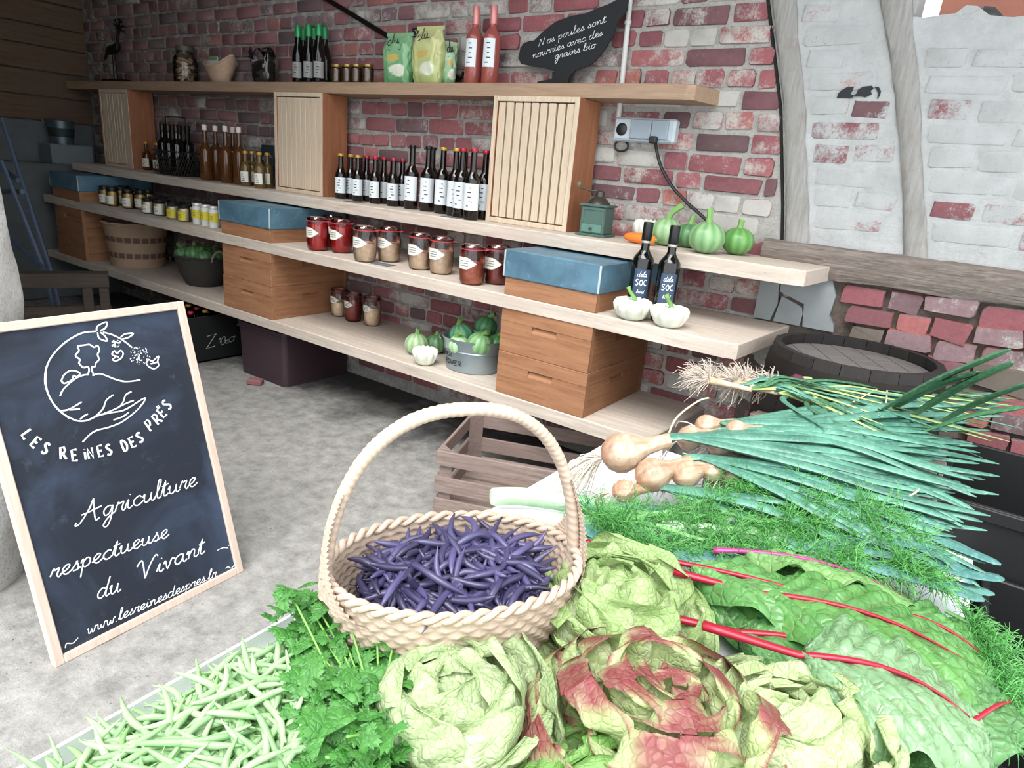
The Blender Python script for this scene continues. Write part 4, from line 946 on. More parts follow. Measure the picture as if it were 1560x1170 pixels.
# boat basket with packet
t = thing('wicker_basket', 'small boat-shaped wicker basket holding a packet on the top shelf', 'basket', (xat(336, -.09, S1 + .04), -.09, S1 + .0005))
def boat(u, v):
    th = 2 * math.pi * u; r = lerp(.065, .125, v ** .8); z = v * (.09 + .06 * max(0, math.cos(th)) ** 3 + .035 * max(0, -math.cos(th)) ** 3)
    d3 = .0035 * math.cos(40 * th + math.pi * int(v * 12)); return ((r + d3) * math.cos(th), (r * .55 + d3) * math.sin(th), z)
m = MB(); m.grid(boat, 120, 24, None, True); m.build('woven_wall', WICK, t, True)
m = MB(); m.tube([boat(i / 48, 1) for i in range(48)], .005, 6, closed=True); m.build('rim', WICK, t, True)
m = MB(); m.lathe([(0, .004), (.066, .004), (.066, 0), (0, 0)], 24, Matrix.Diagonal((1, .55, 1, 1))); m.build('base', WICK, t)
t = thing('seed_packet', 'small purple and green printed packet standing in the boat basket', 'packet', (xat(329, -.075, S1 + .08), -.085, S1 + .012)); 
part('packet', plain('white_packet', 'c9c9d2', .5), lambda m: m.box(-.04, .04, -.004, .004, .01, .135, .002)); part('purple_panel', plain('purple_print', '5a4a86', .5), lambda m: m.box(-.036, .036, -.005, -.0035, .03, .09)); part('green_panel', plain('green_print', '6f9a4a', .5), lambda m: m.box(-.036, .036, -.005, -.0035, .115, .133))
# cellophane bag of dark tea
t = thing('cellophane_bag', 'clear cellophane bag of dark dried herbs with twisted black tie', 'bag', (xat(402, -.09, S1 + .05), -.09, S1 + .0005))
def pillow(w, d, h, seed=0, pinch=.25, lump=.006):
    def f(u, v):
        th = 2 * math.pi * u; k = math.sin(math.pi * min(1, max(0, v * .86 + .07))) ** .45; k = k if v < .8 else k * lerp(1, pinch, (v - .8) / .2)
        n = lump * fbm(3 * math.cos(th) + seed, 3 * math.sin(th), v * 5)
        ct, st_ = math.cos(th), math.sin(th); sq = lambda a: math.copysign(abs(a) ** .6, a)
        return ((w * lerp(.85, 1, k) + n) * sq(ct), (d * k + n) * sq(st_) , h * v + (n if 0 < v < 1 else 0))
    return f
m = MB(); m.grid(pillow(.075, .05, .185, 3, .2), 40, 24, None, True); m.build('film', glass('cellophane', (.8, .8, .85), .12), t, True)
m = MB(); m.grid(pillow(.07, .045, .115, 5, .8), 30, 14, None, True); m.add([pillow(.07, .045, .115, 5, .8)(i / 30, 1) for i in range(30)], [tuple(range(30))]); m.build('contents', lumpy('dried_dark_herbs', '2e2a26', '4a4238', 90), t, True)
part('tie', IRON, lambda m: (m.tube([(-.062, -.03, .12), (-.064, -.045, .155), (-.055, -.04, .18), (-.05, -.04, .15), (-.058, -.05, .125)], .007, 6)))
# chip bags
CHIP = colmat('printed_foil_bag', .3, .2, 60, .08)
def chipbag(label, px, y, w, h, cA, cB, tilt, rz, nm='crisp_bag'):
    t = thing(nm, label, 'crisp bag', (xat(px, y, S1 + .1), y, S1 + .0005), rz, 'bags of crisps'); t.rotation_euler = (tilt[0], tilt[1], rz)
    A, B, Yl, Wh = lin(cA), lin(cB), lin('c9b46a'), lin('dde0cc')
    def cf(u, v):
        th = 2 * math.pi * u; x = math.cos(th); front = math.sin(th) < 0
        if front and abs(v - .52) < .07 and abs(x + .1) < .28 + .1 * math.sin(v * 90): return Yl
        if front and ((v - .27) / .13) ** 2 + ((x - .25) / .38) ** 2 < 1: return Wh
        return tuple(lerp(a, b, min(1, max(0, (.75 - v) * 1.2 + .2 * math.sin(7 * x)))) for a, b in zip(A, B))
    f = pillow(w, .04, h, px * .1, .08, .007); m = MB(); m.grid(f, 60, 40, cf, True); m.add([f(i / 60, 0) for i in range(60)], [tuple(range(60))], A); m.build('printed_pouch', CHIP, t, True)
    m = MB()
    m.add([(-w, -.002, h * .985), (w, -.002, h * .985), (w, -.002, h + .012), (-w, -.002, h + .012), (-w, .002, h * .985), (w, .002, h * .985), (w, .002, h + .012), (-w, .002, h + .012)], [(0, 1, 2, 3), (7, 6, 5, 4), (3, 2, 6, 7), (0, 4, 5, 1), (1, 5, 6, 2), (0, 3, 7, 4)], A); m.build('top_seam', CHIP, t)
    m = MB(); P3 = lambda u, v: (u, -.026 - .012 * math.sin(v / h * 3), v)
    write(m, 'clu', (-w * .6, h * .76), (w * .3, h * .82), .022, P3, .0022, (0, -1, 0)); write(m, '~~~', (-w * .6, h * .66), (w * .5, h * .68), .010, P3, .0012, (0, -1, 0)); m.build('print_lettering', BLKP, t); return t
chipbag('green foil crisp bag on the top shelf with price tag above', 608, -.115, .082, .205, '86b487', '5f9a68', (0, .01, 0), .03)
chipbag('yellow-green crisp bag with torn pointed corner beside rose bottles', 653, -.118, .085, .225, 'c6c98e', 'aab878', (0, .02, 0), -.05)
chipbag('narrow green crisp bag peeping out behind the yellow one', 684, -.07, .03, .17, 'a3c39a', '7fae84', (0, .02, 0), .9)
for px, txt, lb in ((624, '3', 'tiny black price tag reading 3 above the green crisps'), (646, '2,7', 'tiny black price tag reading 2,7 above the yellow crisps')):
    c_ = onY(px, 47, -.105); t = thing('price_tag', lb, 'price tag', (c_.x, -.06, S1 + .0005), 0, 'tiny price tags'); hh = c_.z - S1
    part('tag_board', SLATE, lambda m: m.box(-.026, .026, -.003, .003, hh - .02, hh + .021, .001)); part('tag_stick', SLATE, lambda m: m.box(-.003, .003, .003, .006, 0, hh, 0))
    m = MB(); write(m, txt, (-.012 if len(txt) < 2 else -.018, hh - .012), (.012 if len(txt) < 2 else .018, hh - .010), .013, lambda u, v: (u, -.0036, v), .0012, (0, -1, 0)); m.build('chalk_lettering', CHALK, t)
# iron brace on the wall behind the crisps
a_, b_ = onY(480, -12, -.02), onY(700, 121, -.02)
t = thing('iron_brace', 'dark iron strap running diagonally down the bricks behind crisp bags', 'iron strap', (a_.x, -.02, a_.z)); dv = b_ - a_; L_ = dv.length
part('strap', IRON, lambda m: m.box(0, L_, -.006, .006, -.011, .011, .002, R(-math.atan2(dv.z, dv.x), 'Y'))); part('end_hook', IRON, lambda m: m.tube([(dv.x, 0, dv.z), (dv.x + .02, -.01, dv.z + .01), (dv.x + .03, -.01, dv.z + .03)], .008, 6))
# hen shaped slate
HY = -.075
t = thing('hen_slate', 'black hen-shaped chalkboard with white handwriting on the top shelf', 'chalkboard', (onY(870, 127, HY).x, HY, S1 + .0005))
ox, oz = t.location.x, t.location.z
hen = [(1440,130),(1330,270),(1270,450),(1160,620),(1050,760),(950,830),(800,880),(725,960),(700,1046),(310,1046),(330,1022),(450,1000),(550,970),(540,895),(400,850),(250,830),(120,800),(85,730),(110,600),(150,545),(230,510),(280,510),(400,390),(560,270),(750,200),(930,170),(1080,100),(1200,60),(1310,0),(1400,-55),(1468,-60)]
pl = []
for x, y in hen:
    p = onY(780 + x / 8.21, y / 8.21, HY); pl.append((p.x - ox, max(0, p.z - oz)))
m = MB(); m.prism(pl[::-1], -.004, .004); m.build('board', SLATE, t)
def hp(x, y):
    p = onY(780 + x / 8.21, y / 8.21, HY); return (p.x - ox, p.z - oz)
HP3 = lambda u, v: (u, -.0047, v)
m = MB(); write(m, 'Nos poules sont', hp(345, 585), hp(1180, 280), .0135, HP3, .0011, (0, -1, 0)); write(m, 'nourries avec des', hp(265, 735), hp(1140, 445), .0135, HP3, .0012, (0, -1, 0)); write(m, 'grains bio', hp(540, 745), hp(1050, 600), .0135, HP3, .0012, (0, -1, 0)); m.build('chalk_lettering', CHALK, t)
m = MB(); m.box(-.05, .01, .004, .045, 0, .006); m.build('foot', SLATE, t)
# conduit, socket, cable
PVC = plain('white_conduit', 'c9cac6', .45); GREYP = plain('grey_plastic', '8d9aa4', .4, .08); GREYL = plain('light_grey_plastic', 'b4bec4', .4, .08)
p0 = onY(958, 20, -.02); p1 = onY(941, 192, -.02)
t = thing('electrical_conduit', 'white plastic conduit pipe running down the bricks to socket', 'pipe', (p1.x, -.02, p1.z)); part('pipe', PVC, lambda m: m.tube([(0, 0, .006), ((p0.x - p1.x) * 1.0, 0, p0.z - p1.z), ((p0.x - p1.x) * 2.6, 0, (p0.z - p1.z) * 2.3)], .0105, 10), None, True)
for f in (.35, .9): part('clip', PVC, lambda m, f=f: m.lathe([(.0125, 0), (.0135, .001), (.0135, .013), (.0125, .014)], 12, T((p0.x - p1.x) * f, 0, (p0.z - p1.z) * f)), None, True)
a = onY(939, 190, -.03); b = onY(1028, 222, -.03); sw = b.x - a.x; szz = .088
t = thing('socket_block', 'grey outdoor double socket with one flap open on the bricks', 'socket', (a.x, -.005, b.z + .004)); t.rotation_euler = (0, .0, 0)
part('housing', GREYL, lambda m: m.box(0, sw, -.045, .0, 0, szz, .008)); part('flap', GREYP, lambda m: m.box(sw * .30, sw * .63, -.055, -.043, .012, szz - .006, .003)); part('flap', GREYP, lambda m: m.box(sw * .64, sw * .9, -.055, -.043, .012, szz - .006, .003))
part('open_flap', GREYP, lambda m: m.box(0, sw * .27, -.05, -.044, 0, .055, .002, T(0, -.045, szz - .006) @ R(-1.9, 'X') @ T(0, .045, 0))); part('socket_face', plain('black_socket', '15171b', .4), lambda m: m.lathe([(0, .003), (.02, .003), (.024, 0)], 18, T(sw * .14, -.045, szz * .5) @ R(math.pi / 2, 'X')), None, True)
part('bottom_strip', GREYP, lambda m: m.box(.004, sw * .95, -.049, -.044, .003, .012, .001))
CABLE = plain('black_rubber_cable', '19191b', .5)
t = thing('power_cable', 'black power cable plugged into socket drooping behind the courgettes', 'cable', (0, 0, 0)); cpx = [(998, 214), (1001, 232), (1008, 256), (1024, 284), (1044, 306), (1066, 326), (1088, 345), (1103, 356)]
part('cord', CABLE, lambda m: m.tube([onY(x, y, -.055 + .018 * min(1, i / 3)) for i, (x, y) in enumerate(crv(cpx, 4))][:], .0065, 8), None, True); pp = onY(997, 214, -.06); part('plug', CABLE, lambda m: m.box(pp.x - .014, pp.x + .014, -.085, -.058, pp.z - .012, pp.z + .014, .004))
t = thing('cable_loop', 'small loop of dark cable hanging under the socket', 'cable', (a.x + .03, -.012, b.z - .012)); part('cord', CABLE, lambda m: m.tube([(.03 * math.cos(q_), -.01, .02 * math.sin(q_)) for q_ in [2 * math.pi * i / 20 for i in range(20)]], .0045, 6, closed=True), None, True)
# wine labels lettering
for w_ in wb:
    m = MB(); P3 = lambda u, v: (.0378 * math.cos(FACE + u / .0372), .0378 * math.sin(FACE + u / .0372), v)
    write(m, 'dela', (-.018, .142), (.016, .142), .009, P3, .001, (.5, -.87, 0)); block(m, 'SOC', (-.020, .112), (.022, .112), .02, P3, .0014, (.5, -.87, 0), 0); write(m, 'lnvrd', (-.013, .085), (.013, .085), .006, P3, .0007, (.5, -.87, 0)); m.build('label_lettering', CHALK, w_)
    m = MB(); m.lathe([(.0152, .252), (.0155, .256), (.0155, .264), (.0152, .268)], 14); m.build('neck_band', plain('silver_band', 'b9b6ae', .4, .1, 20, .4) if 'silver_band' not in MATS else MATS['silver_band'], w_, True)
    m = MB(); m.lathe([(.0379, .058), (.0379, .068)], 3, None, None, (FACE - .3, FACE - .1)); m.build('stamp', WLAB, w_)
# ---------------------------------------------------------------- chalkboard on the floor
FRAMEW = wood('pale_pine_frame', 'bda797', 'd6c5b8', 'Z', 5, .65, h3='c9b6a8', bump=.1)
s = NT('navy_chalkboard'); v = s.coord('Object'); n1 = s.noise(v, 3.2, 5, .6, .8); n2 = s.noise(v, 26, 5, .7)
c = s.mix(s.ramp(n1, .45, .8), lin('141d2b'), lin('3a4a62')); c = s.mix(s.math('MULTIPLY', s.ramp(n2, .6, .8), .18), c, lin('7a889c')); BOARD = s.out(c, .7)
Bl, Br = Vector((-1.557, -2.076, 0)), Vector((-1.587, -1.558, 0)); Tr = Vector((-1.8056, -1.5705, .7905))
eu = (Br - Bl).normalized(); ev = (Tr - Br).normalized(); en = eu.cross(ev).normalized(); BW, BH = (Br - Bl).length, (Tr - Br).length
t = thing('chalkboard', 'wood-framed navy chalkboard with white chalk drawing and handwriting on the floor', 'chalkboard')
t.matrix_world = Matrix(((eu.x, -en.x, ev.x, Bl.x), (eu.y, -en.y, ev.y, Bl.y), (eu.z, -en.z, ev.z, Bl.z), (0, 0, 0, 1)))
fw = .022
for (x0, x1, z0, z1) in ((0, fw, 0, BH), (BW - fw, BW, 0, BH), (fw, BW - fw, 0, fw), (fw, BW - fw, BH - fw, BH)):
    part('frame_rail', FRAMEW, lambda m: m.box(x0, x1, 0, .022, z0, z1, .002))
part('board_panel', BOARD, lambda m: m.box(fw - .004, BW - fw + .004, .008, .016, fw - .004, BH - fw + .004))
def bd(px, py):          # photo point -> board face (u, v) in metres
    d = ray(px, py); k = (Bl - CAM).dot(en) / d.dot(en); p = CAM + d * k - Bl; return (p.dot(eu), p.dot(ev))
ZA = lambda x, y: bd(x / 3.714, 440 + y / 3.714)
ZB = lambda x, y: bd(x / 3.714, 720 + y / 3.714)
BP3 = lambda u, v: (u, .0072, v); BN = (0, -1, 0)
def draw(nm, strokes, w, P=ZA):
    m = MB()
    for st in strokes: ink(m, [P(*p) for p in st], BP3, w, BN)
    m.build(nm, CHALK, t)
draw('chalk_drawing', [
 [(550,240),(470,250),(380,300),(310,370),(272,440),(262,520),(278,590),(310,650),(350,695),(400,728),(450,748),(500,745),(545,725),(580,712),(640,700),(700,690),(750,665),(800,632),(830,618),(822,640),(790,680),(745,720),(690,758),(620,785),(560,800),(520,822),(475,868)],
 [(268,470),(266,530),(283,600),(330,675),(400,733)], [(590,245),(640,258),(690,282),(730,310),(755,332)],
 [(555,240),(560,210),(612,186),(605,220),(575,236)], [(560,245),(570,280),(615,295),(600,265),(575,245)], [(690,275),(715,255),(762,252),(735,275),(695,285)],
 [(348,606),(365,570),(400,535),(440,505),(480,488),(510,486)], [(530,490),(570,480),(610,492),(660,512),(710,524),(760,522),(802,515)],
 [(505,485),(512,460),(505,440),(480,445),(455,420),(460,400),(435,378),(455,350),(448,325),(485,318),(515,315),(540,330),(560,320),(570,350),(560,370),(568,400),(550,420),(545,440),(528,440),(530,465),(540,492)],
 [(355,520),(372,485),(410,462),(450,470),(460,482),(440,498),(425,490),(415,515),(372,535),(355,520)],
 [(345,690),(390,685),(430,665),(470,640)], [(400,685),(460,680)], [(460,740),(480,722),(505,708)], [(545,725),(590,680),(610,630),(650,600)], [(600,705),(680,670),(705,640),(720,600),(752,582)], [(680,668),(730,645),(765,632)], [(650,742),(700,725),(735,700)],
 [(650,290),(660,310),(640,320)], [(660,300),(680,305),(690,295)], [(655,310),(660,330)], [(640,300),(655,305)],
 [(640,370),(655,350),(670,365),(690,348),(705,365),(695,390),(665,408),(645,400),(660,385),(640,370)], [(650,378),(680,385)],
 [(835,420),(850,400),(870,410),(905,380),(900,410),(905,435),(880,452),(850,440),(835,420)], [(860,425),(895,415)]], .0021)
m = MB(); qq = random.Random(3)
for k in range(60):
    a = qq.uniform(0, 6.28); rr = 58 * math.sqrt(qq.random()); x, y = 795 + rr * math.cos(a), 378 + rr * .85 * math.sin(a); dx, dy = qq.uniform(-9, 9), qq.uniform(-9, 9)
    ink(m, [ZA(x, y), ZA(x + dx, y + dy)], BP3, .0012, BN)
for k in range(14):
    a = qq.uniform(0, 6.28); x, y = 663 + 25 * math.cos(a), 308 + 20 * math.sin(a); ink(m, [ZA(x, y), ZA(x + qq.uniform(-8, 8), y + qq.uniform(-8, 8))], BP3, .001, BN)
tag(m.build('chalk_flower_dots', CHALK, t), kind='stuff')
words = ((('L',130,830,-.95,62),('E',180,885,-.7,62),('S',240,925,-.45,62)), (('R',352,965,.05,66),('E',420,975,.12,62),('I',487,968,.15,58),('N',512,962,.2,60),('E',570,950,.22,60),('S',618,942,.25,58)), (('D',712,920,.35,58),('E',758,898,.42,56),('S',800,872,.5,55)), (('P',862,805,.62,62),('R',905,768,.7,60),('E',935,728,.78,58),('S',965,685,.85,58)))
for wd_ in words:
    m = MB()
    for ch, x, y, an, hh in wd_:
        for st in BLOCK[ch]:
            pts = []
            for u, v in st:
                X, Y = u * hh * .8, v * hh; pts.append(ZA(x + X * math.cos(an) - Y * math.sin(an) * 1, y - X * math.sin(an) - Y * math.cos(an)))
            c_ = [Vector(BP3(*p)) for p in (crv(pts, 4) if ch in 'SD' else pts)]; m.tube(c_, .0027, 4, None, None, .35, BN)
    if wd_[0][0] == 'P': ink(m, [ZA(893, 672), ZA(906, 660)], BP3, .002, BN)
    m.build('chalk_word', CHALK, t)
m = MB(); write(m, 'Agriculture', ZB(455, 300), ZB(1120, 72), .0235, BP3, .0019, BN, .3); m.build('chalk_lettering', CHALK, t)
m = MB(); write(m, 'respectueuse', ZB(290, 610), ZB(960, 365), .0215, BP3, .0019, BN, .3); m.build('chalk_lettering', CHALK, t)
m = MB(); write(m, 'du', ZB(552, 722), ZB(690, 672), .0235, BP3, .0019, BN, .3); m.build('chalk_lettering', CHALK, t); m = MB(); write(m, 'Vivant', ZB(795, 615), ZB(1165, 455), .0235, BP3, .0021, BN, .3); m.build('chalk_lettering', CHALK, t)
m = MB(); write(m, 'www.lesreinesdespres.fr', ZB(500, 920), ZB(1235, 588), .0135, BP3, .0014, BN, .3); m.build('chalk_web_lettering', CHALK, t)
for fl_ in ([[(378,995),(385,970),(420,968),(450,938)], [(1285,545),(1300,535),(1318,542),(1342,515)], [(1238,442),(1268,428),(1300,428)], [(1300,415),(1335,402)]]): draw('chalk_flourish', [fl_], .0014, ZB)
# white rendered jamb behind the board
WPL = mortar_material('white_rendered_jamb', 'e6e6e3', 'ececea', 'd6d6d2', .9)
m = MB(); jp = lathe_prof([(.215, 0), (.25, .43), (.285, .78), (.28, 1.0), (.25, 1.25), (.24, 1.7), (.24, 2.62)])
def jamb(u, v):
    r, z = jp(v); th = 2 * math.pi * u; r += .018 * fbm(math.cos(th) * 2, math.sin(th) * 2, z * 4); return (-2.12 + r * math.cos(th) * .8, -2.15 + r * math.sin(th), z)
m.grid(jamb, 40, 70, None, True); tag(m.build('trim_5', WPL, None, True), 'rough white rendered jamb behind the chalkboard', kind='structure')
# ---------------------------------------------------------------- under the shelves
BLKC = plain('black_plastic_crate', '0d0e10', .6, .2, 8); 
t = thing('bottle_crate', 'black plastic bottle crate filled with capped bottles under the shelf', 'crate', (-3.75, -.42, .0005)); cw, cdp, chh = .2, .2, .27
for (x0, x1, y0, y1) in ((-cw, cw, -cdp, -cdp + .012), (-cw, cw, cdp - .012, cdp), (-cw, -cw + .012, -cdp, cdp), (cw - .012, cw, -cdp, cdp)): part('side_wall', BLKC, lambda m: m.box(x0, x1, y0, y1, 0, chh, .003))
part('crate_floor', BLKC, lambda m: m.box(-cw, cw, -cdp, cdp, 0, .01))
m = MB(); XP = lambda u, v: (cw + .0012, u, v); write(m, 'n', (-.01, .1), (.05, .11), .03, XP, .0016, (1, 0, 0)); block(m, 'Z', (-.09, .08), (-.02, .09), .07, XP, .002, (1, 0, 0), .3); write(m, 'uo', (-.005, .085), (.095, .10), .03, XP, .0016, (1, 0, 0)); m.build('crate_lettering', CHALK2, t)
kb = None
for i in range(4):
    for j in range(4):
        loc = (-3.75 + (i - 1.5) * .09, -.42 + (j - 1.5) * .09, .012); cp = 'red' if (i + j) % 3 == 0 else 'gold'
        if kb is None: kb = make_bottle('beer_bottle', 'x', 'bottle', loc, .28, .033, .014, .55, .72, BEERGL, CAPS['gold'], .014, None, None, 'capped bottles in the black crate', 1, False); o = kb
        else: o = dup(kb, loc)
        o['label'] = 'dark bottle with %s cap standing in the black crate' % cp; set_cap(o, cp)
BURG = plain('burgundy_plastic', '3a2a31', .5, .15, 5, bump=.1)
t = thing('storage_box', 'dark burgundy plastic storage box pushed under the lowest shelf', 'box', (-3.09, -.24, .0005)); 
def rbox(m, x, y, z0, z1, r, taper=0.0, n=6):
    def ring(k, z):
        o = []
        for (sx, sy, a0) in ((1, -1, -90), (1, 1, 0), (-1, 1, 90), (-1, -1, 180)):
            for i in range(n + 1):
                a = math.radians(a0 + 90 * i / n); o.append(((x * k - r) * sx + r * math.cos(a), (y * k - r) * sy + r * math.sin(a), z))
        return o
    a, b = ring(1 - taper, z0), ring(1, z1); N = len(a); m.add(a + b, [tuple(reversed(range(N))), tuple(range(N, 2 * N))] + [(i, (i + 1) % N, (i + 1) % N + N, i + N) for i in range(N)])
part('box_body', BURG, lambda m: rbox(m, .205, .225, 0, .275, .03, .03), None, True); part('box_lid', BURG, lambda m: rbox(m, .212, .232, .276, .3, .03), None, True); part('lid_rim', BURG, lambda m: rbox(m, .216, .236, .268, .276, .03), None, True)
t = thing('brick_fragment', 'small pinkish brick fragment beside the burgundy box', 'brick', (on(399, 583, 0).x, on(399, 583, 0).y - .04, .0005), .6); part('fragment', ROUGHB, lambda m: m.box(-.04, .04, -.025, .025, 0, .03, .006))
# weathered slatted crate on the floor
GREYW = wood('weathered_crate_wood', '6b5c56', '94847c', 'X', 6, .85, h3='7d6a64', bump=.4)
t = thing('wooden_crate', 'weathered wooden slatted crate on the concrete under the lowest shelf', 'crate', (-1.40, -.90, .0005), math.atan2(.375, .927)); LX, LY, LZ = .56, .40, .262
for (x, y, sx, sy) in ((0, 0, 1, 1), (LX, 0, -1, 1), (0, LY, 1, -1), (LX, LY, -1, -1)):
    part('corner_post', GREYW, lambda m: m.add([(x, y, 0), (x + sx * .045, y, 0), (x, y + sy * .045, 0), (x, y, LZ), (x + sx * .045, y, LZ), (x, y + sy * .045, LZ)], [(0, 2, 1), (3, 4, 5), (0, 1, 4, 3), (1, 2, 5, 4), (2, 0, 3, 5)]))
for z0 in (.015, .10, .205):
    hh = .055 if z0 > .2 else .06
    for y in (-.012, LY): part('slat', GREYW, lambda m: m.box(-.012, LX + .012, y, y + .012, z0, z0 + hh, .002))
    for x in (-.012, LX): part('slat', GREYW, lambda m: m.box(x, x + .012, 0, LY, z0 - .0, z0 + hh, .002))
for k in range(5): part('bottom_slat', GREYW, lambda m: m.box(0, LX, .01 + k * .078, .07 + k * .078, .004, .014, .001))
t_crate = t
# barrel
BARW = wood('dark_barrel_staves', '1a1616', '282222', 'Z', 6, .7, bump=.4); BARH = wood('grey_barrel_head', '5a5756', '7b7775', 'X', 7, .6, h3='666261', bump=.5); HOOP = plain('rusty_black_hoop', '2a2522', .6, .3, 20, .5)
t = thing('barrel', 'upright dark wooden barrel with grey recessed head beside the wall', 'barrel', (-.26, -.305, .0005)); BH_ = .78
for k in range(20):
    a0, a1 = 2 * math.pi * k / 20 + .004, 2 * math.pi * (k + 1) / 20 - .004; m = MB(); vs = []; nz_ = 9
    for i in range(nz_ + 1):
        z = BH_ * i / nz_; r = .24 + .035 * math.sin(math.pi * i / nz_)
        for a in (a0, a1): vs += [(r * math.cos(a), r * math.sin(a), z), ((r - .022) * math.cos(a), (r - .022) * math.sin(a), z)]
    fs = []
    for i in range(nz_):
        b0, b1 = 4 * i, 4 * i + 4
        for (p, q_) in ((0, 2), (2, 3), (3, 1), (1, 0)): fs.append((b0 + p, b0 + q_, b1 + q_, b1 + p))
    fs += [(0, 1, 3, 2), (4 * nz_, 4 * nz_ + 2, 4 * nz_ + 3, 4 * nz_ + 1)]; m.add(vs, fs); m.build('stave', BARW, t)
for k in range(6):
    x0, x1 = -.215 + k * .0718, -.215 + (k + 1) * .0718 - .003; n = 5; top = [(lerp(x0, x1, i / n), math.sqrt(max(0, .216 ** 2 - lerp(x0, x1, i / n) ** 2))) for i in range(n + 1)]
    pl_ = top + [(x, -y) for x, y in reversed(top)]; m = MB(); N = len(pl_)
    m.add([(x, y, BH_ - .032) for x, y in pl_] + [(x, y, BH_ - .05) for x, y in pl_], [tuple(reversed(range(N))), tuple(range(N, 2 * N))] + [(i, i + N, (i + 1) % N + N, (i + 1) % N) for i in range(N)]); o = m.build('head_board', BARH, t); o.rotation_euler = (0, 0, .5)
for z0, hw in ((.70, .05), (.55, .035), (.2, .035), (.03, .05)):
    f = lambda z: .242 + .035 * math.sin(math.pi * z / BH_); part('hoop', HOOP, lambda m: m.lathe([(f(z0) - .003, z0), (f(z0) + .001, z0), (f(z0 + hw) + .001, z0 + hw), (f(z0 + hw) - .003, z0 + hw)], 40), None, True)
# ---------------------------------------------------------------- far left clutter
t = thing('bench', 'dark rough wooden trestle bench at the far end', 'bench', (on(165, 415, .46).x, on(165, 415, .46).y, .0005)); e_ = on(20, 415, .46) - on(165, 415, .46); rzb = math.atan2(-e_.y, -e_.x); t.rotation_euler = (0, 0, rzb); Lb = .75
DKW = wood('dark_bench_wood', '3a332e', '54493f', 'X', 5, .85)
part('top_rail', DKW, lambda m: m.box(-Lb, 0, -.05, .05, .38, .46, .004)); part('lower_rail', DKW, lambda m: m.box(-Lb, 0, -.02, .02, .2, .27, .004))
for x in (-.03, -.11, -Lb + .05): part('leg', DKW, lambda m: m.box(x - .025, x + .025, -.04, .04, 0, .38, .004))
BLUEM = plain('blue_painted_metal', '5f6f86', .45, .2, 8, .3)
t = thing('metal_trestle', 'blue painted metal trestle leaning in the dark far corner', 'trestle', (-5.0, -.95, .0005))
Tp = lambda px, py, y: tuple(onY(px, py, y) - Vector((-5.0, -.95, 0)))
fx = onY(75, 405, -.8); part('leg', BLUEM, lambda m: m.tube([Tp(2, 180, -.8), Tp(76, 410, -.8), (fx.x + 5.0 + .12, .15, .0)], .014, 6)); part('leg', BLUEM, lambda m: m.tube([Tp(2, 245, -.9), Tp(66, 408, -.84), (fx.x + 5.0 + .08, .13, .0)], .014, 6))
part('brace', BLUEM, lambda m: m.tube([Tp(0, 255, -.83), Tp(28, 275, -.83)], .016, 6)); part('brace', BLUEM, lambda m: m.tube([Tp(0, 292, -.84), Tp(34, 292, -.84)], .016, 6)); part('brace', BLUEM, lambda m: m.tube([Tp(14, 362, -.88), Tp(66, 408, -.86)], .016, 6))
t = thing('grey_box', 'plain grey box standing on the concrete ledge', 'box', (-5.72, -.24, .9755)); part('carton', plain('grey_carton', '6a7276', .7), lambda m: m.box(-.1, .1, -.16, .12, 0, .135, .004)); part('carton_flap', plain('grey_carton_flap', '747c80', .7), lambda m: m.box(-.095, .095, -.155, .115, .135, .138))
bz = .9755 + .1385
t = thing('metal_bucket', 'small metal bucket with dark band on the grey box', 'bucket', (-5.72, -.28, bz)); BKT = plain('dull_steel', '66757c', .4, .2, 10, .7)
lathe_part('bucket_wall', [(0, .003), (.07, .003), (.072, 0), (.09, .16), (.096, .163), (.094, .166), (.088, .162), (.07, .006), (0, .006)], BKT, t, 26); lathe_part('dark_band', [(.0785, .05), (.0855, .11)], plain('dark_green_band', '1b2a2c', .6), t, 26)
part('handle', BKT, lambda m: m.tube([(.09 * math.cos(a), .09 * math.sin(a) * .3 - .08, .155 - .05 * math.sin(a)) for a in [math.pi * i / 14 for i in range(15)]], .003, 5), None, True)

for (x0, x1, y0, y1, h, lb) in ((.04, .6, -.835, -.34, .60, 'black plastic crate added to darken the gap beside the barrel'), (.16, .66, -1.5, -.86, .46, 'black plastic crate added to darken the space beside the table end')):  # black crates added to supply the darkness right of the table
    t = thing('shade_crate', lb, 'crate', ((x0 + x1) / 2, (y0 + y1) / 2, .0005)); a, b = (x1 - x0) / 2, (y1 - y0) / 2
    for (p0, p1, q0, q1) in ((-a, a, -b, -b + .015), (-a, a, b - .015, b), (-a, -a + .015, -b + .015, b - .015), (a - .015, a, -b + .015, b - .015)): part('side_wall', BLKC, lambda m: m.box(p0, p1, q0, q1, 0, h, .003))
    part('crate_floor', BLKC, lambda m: m.box(-a, a, -b, b, 0, .012)); part('crate_rim', BLKC, lambda m: (m.box(-a - .01, a + .01, -b - .01, -b, h - .03, h, .002)))
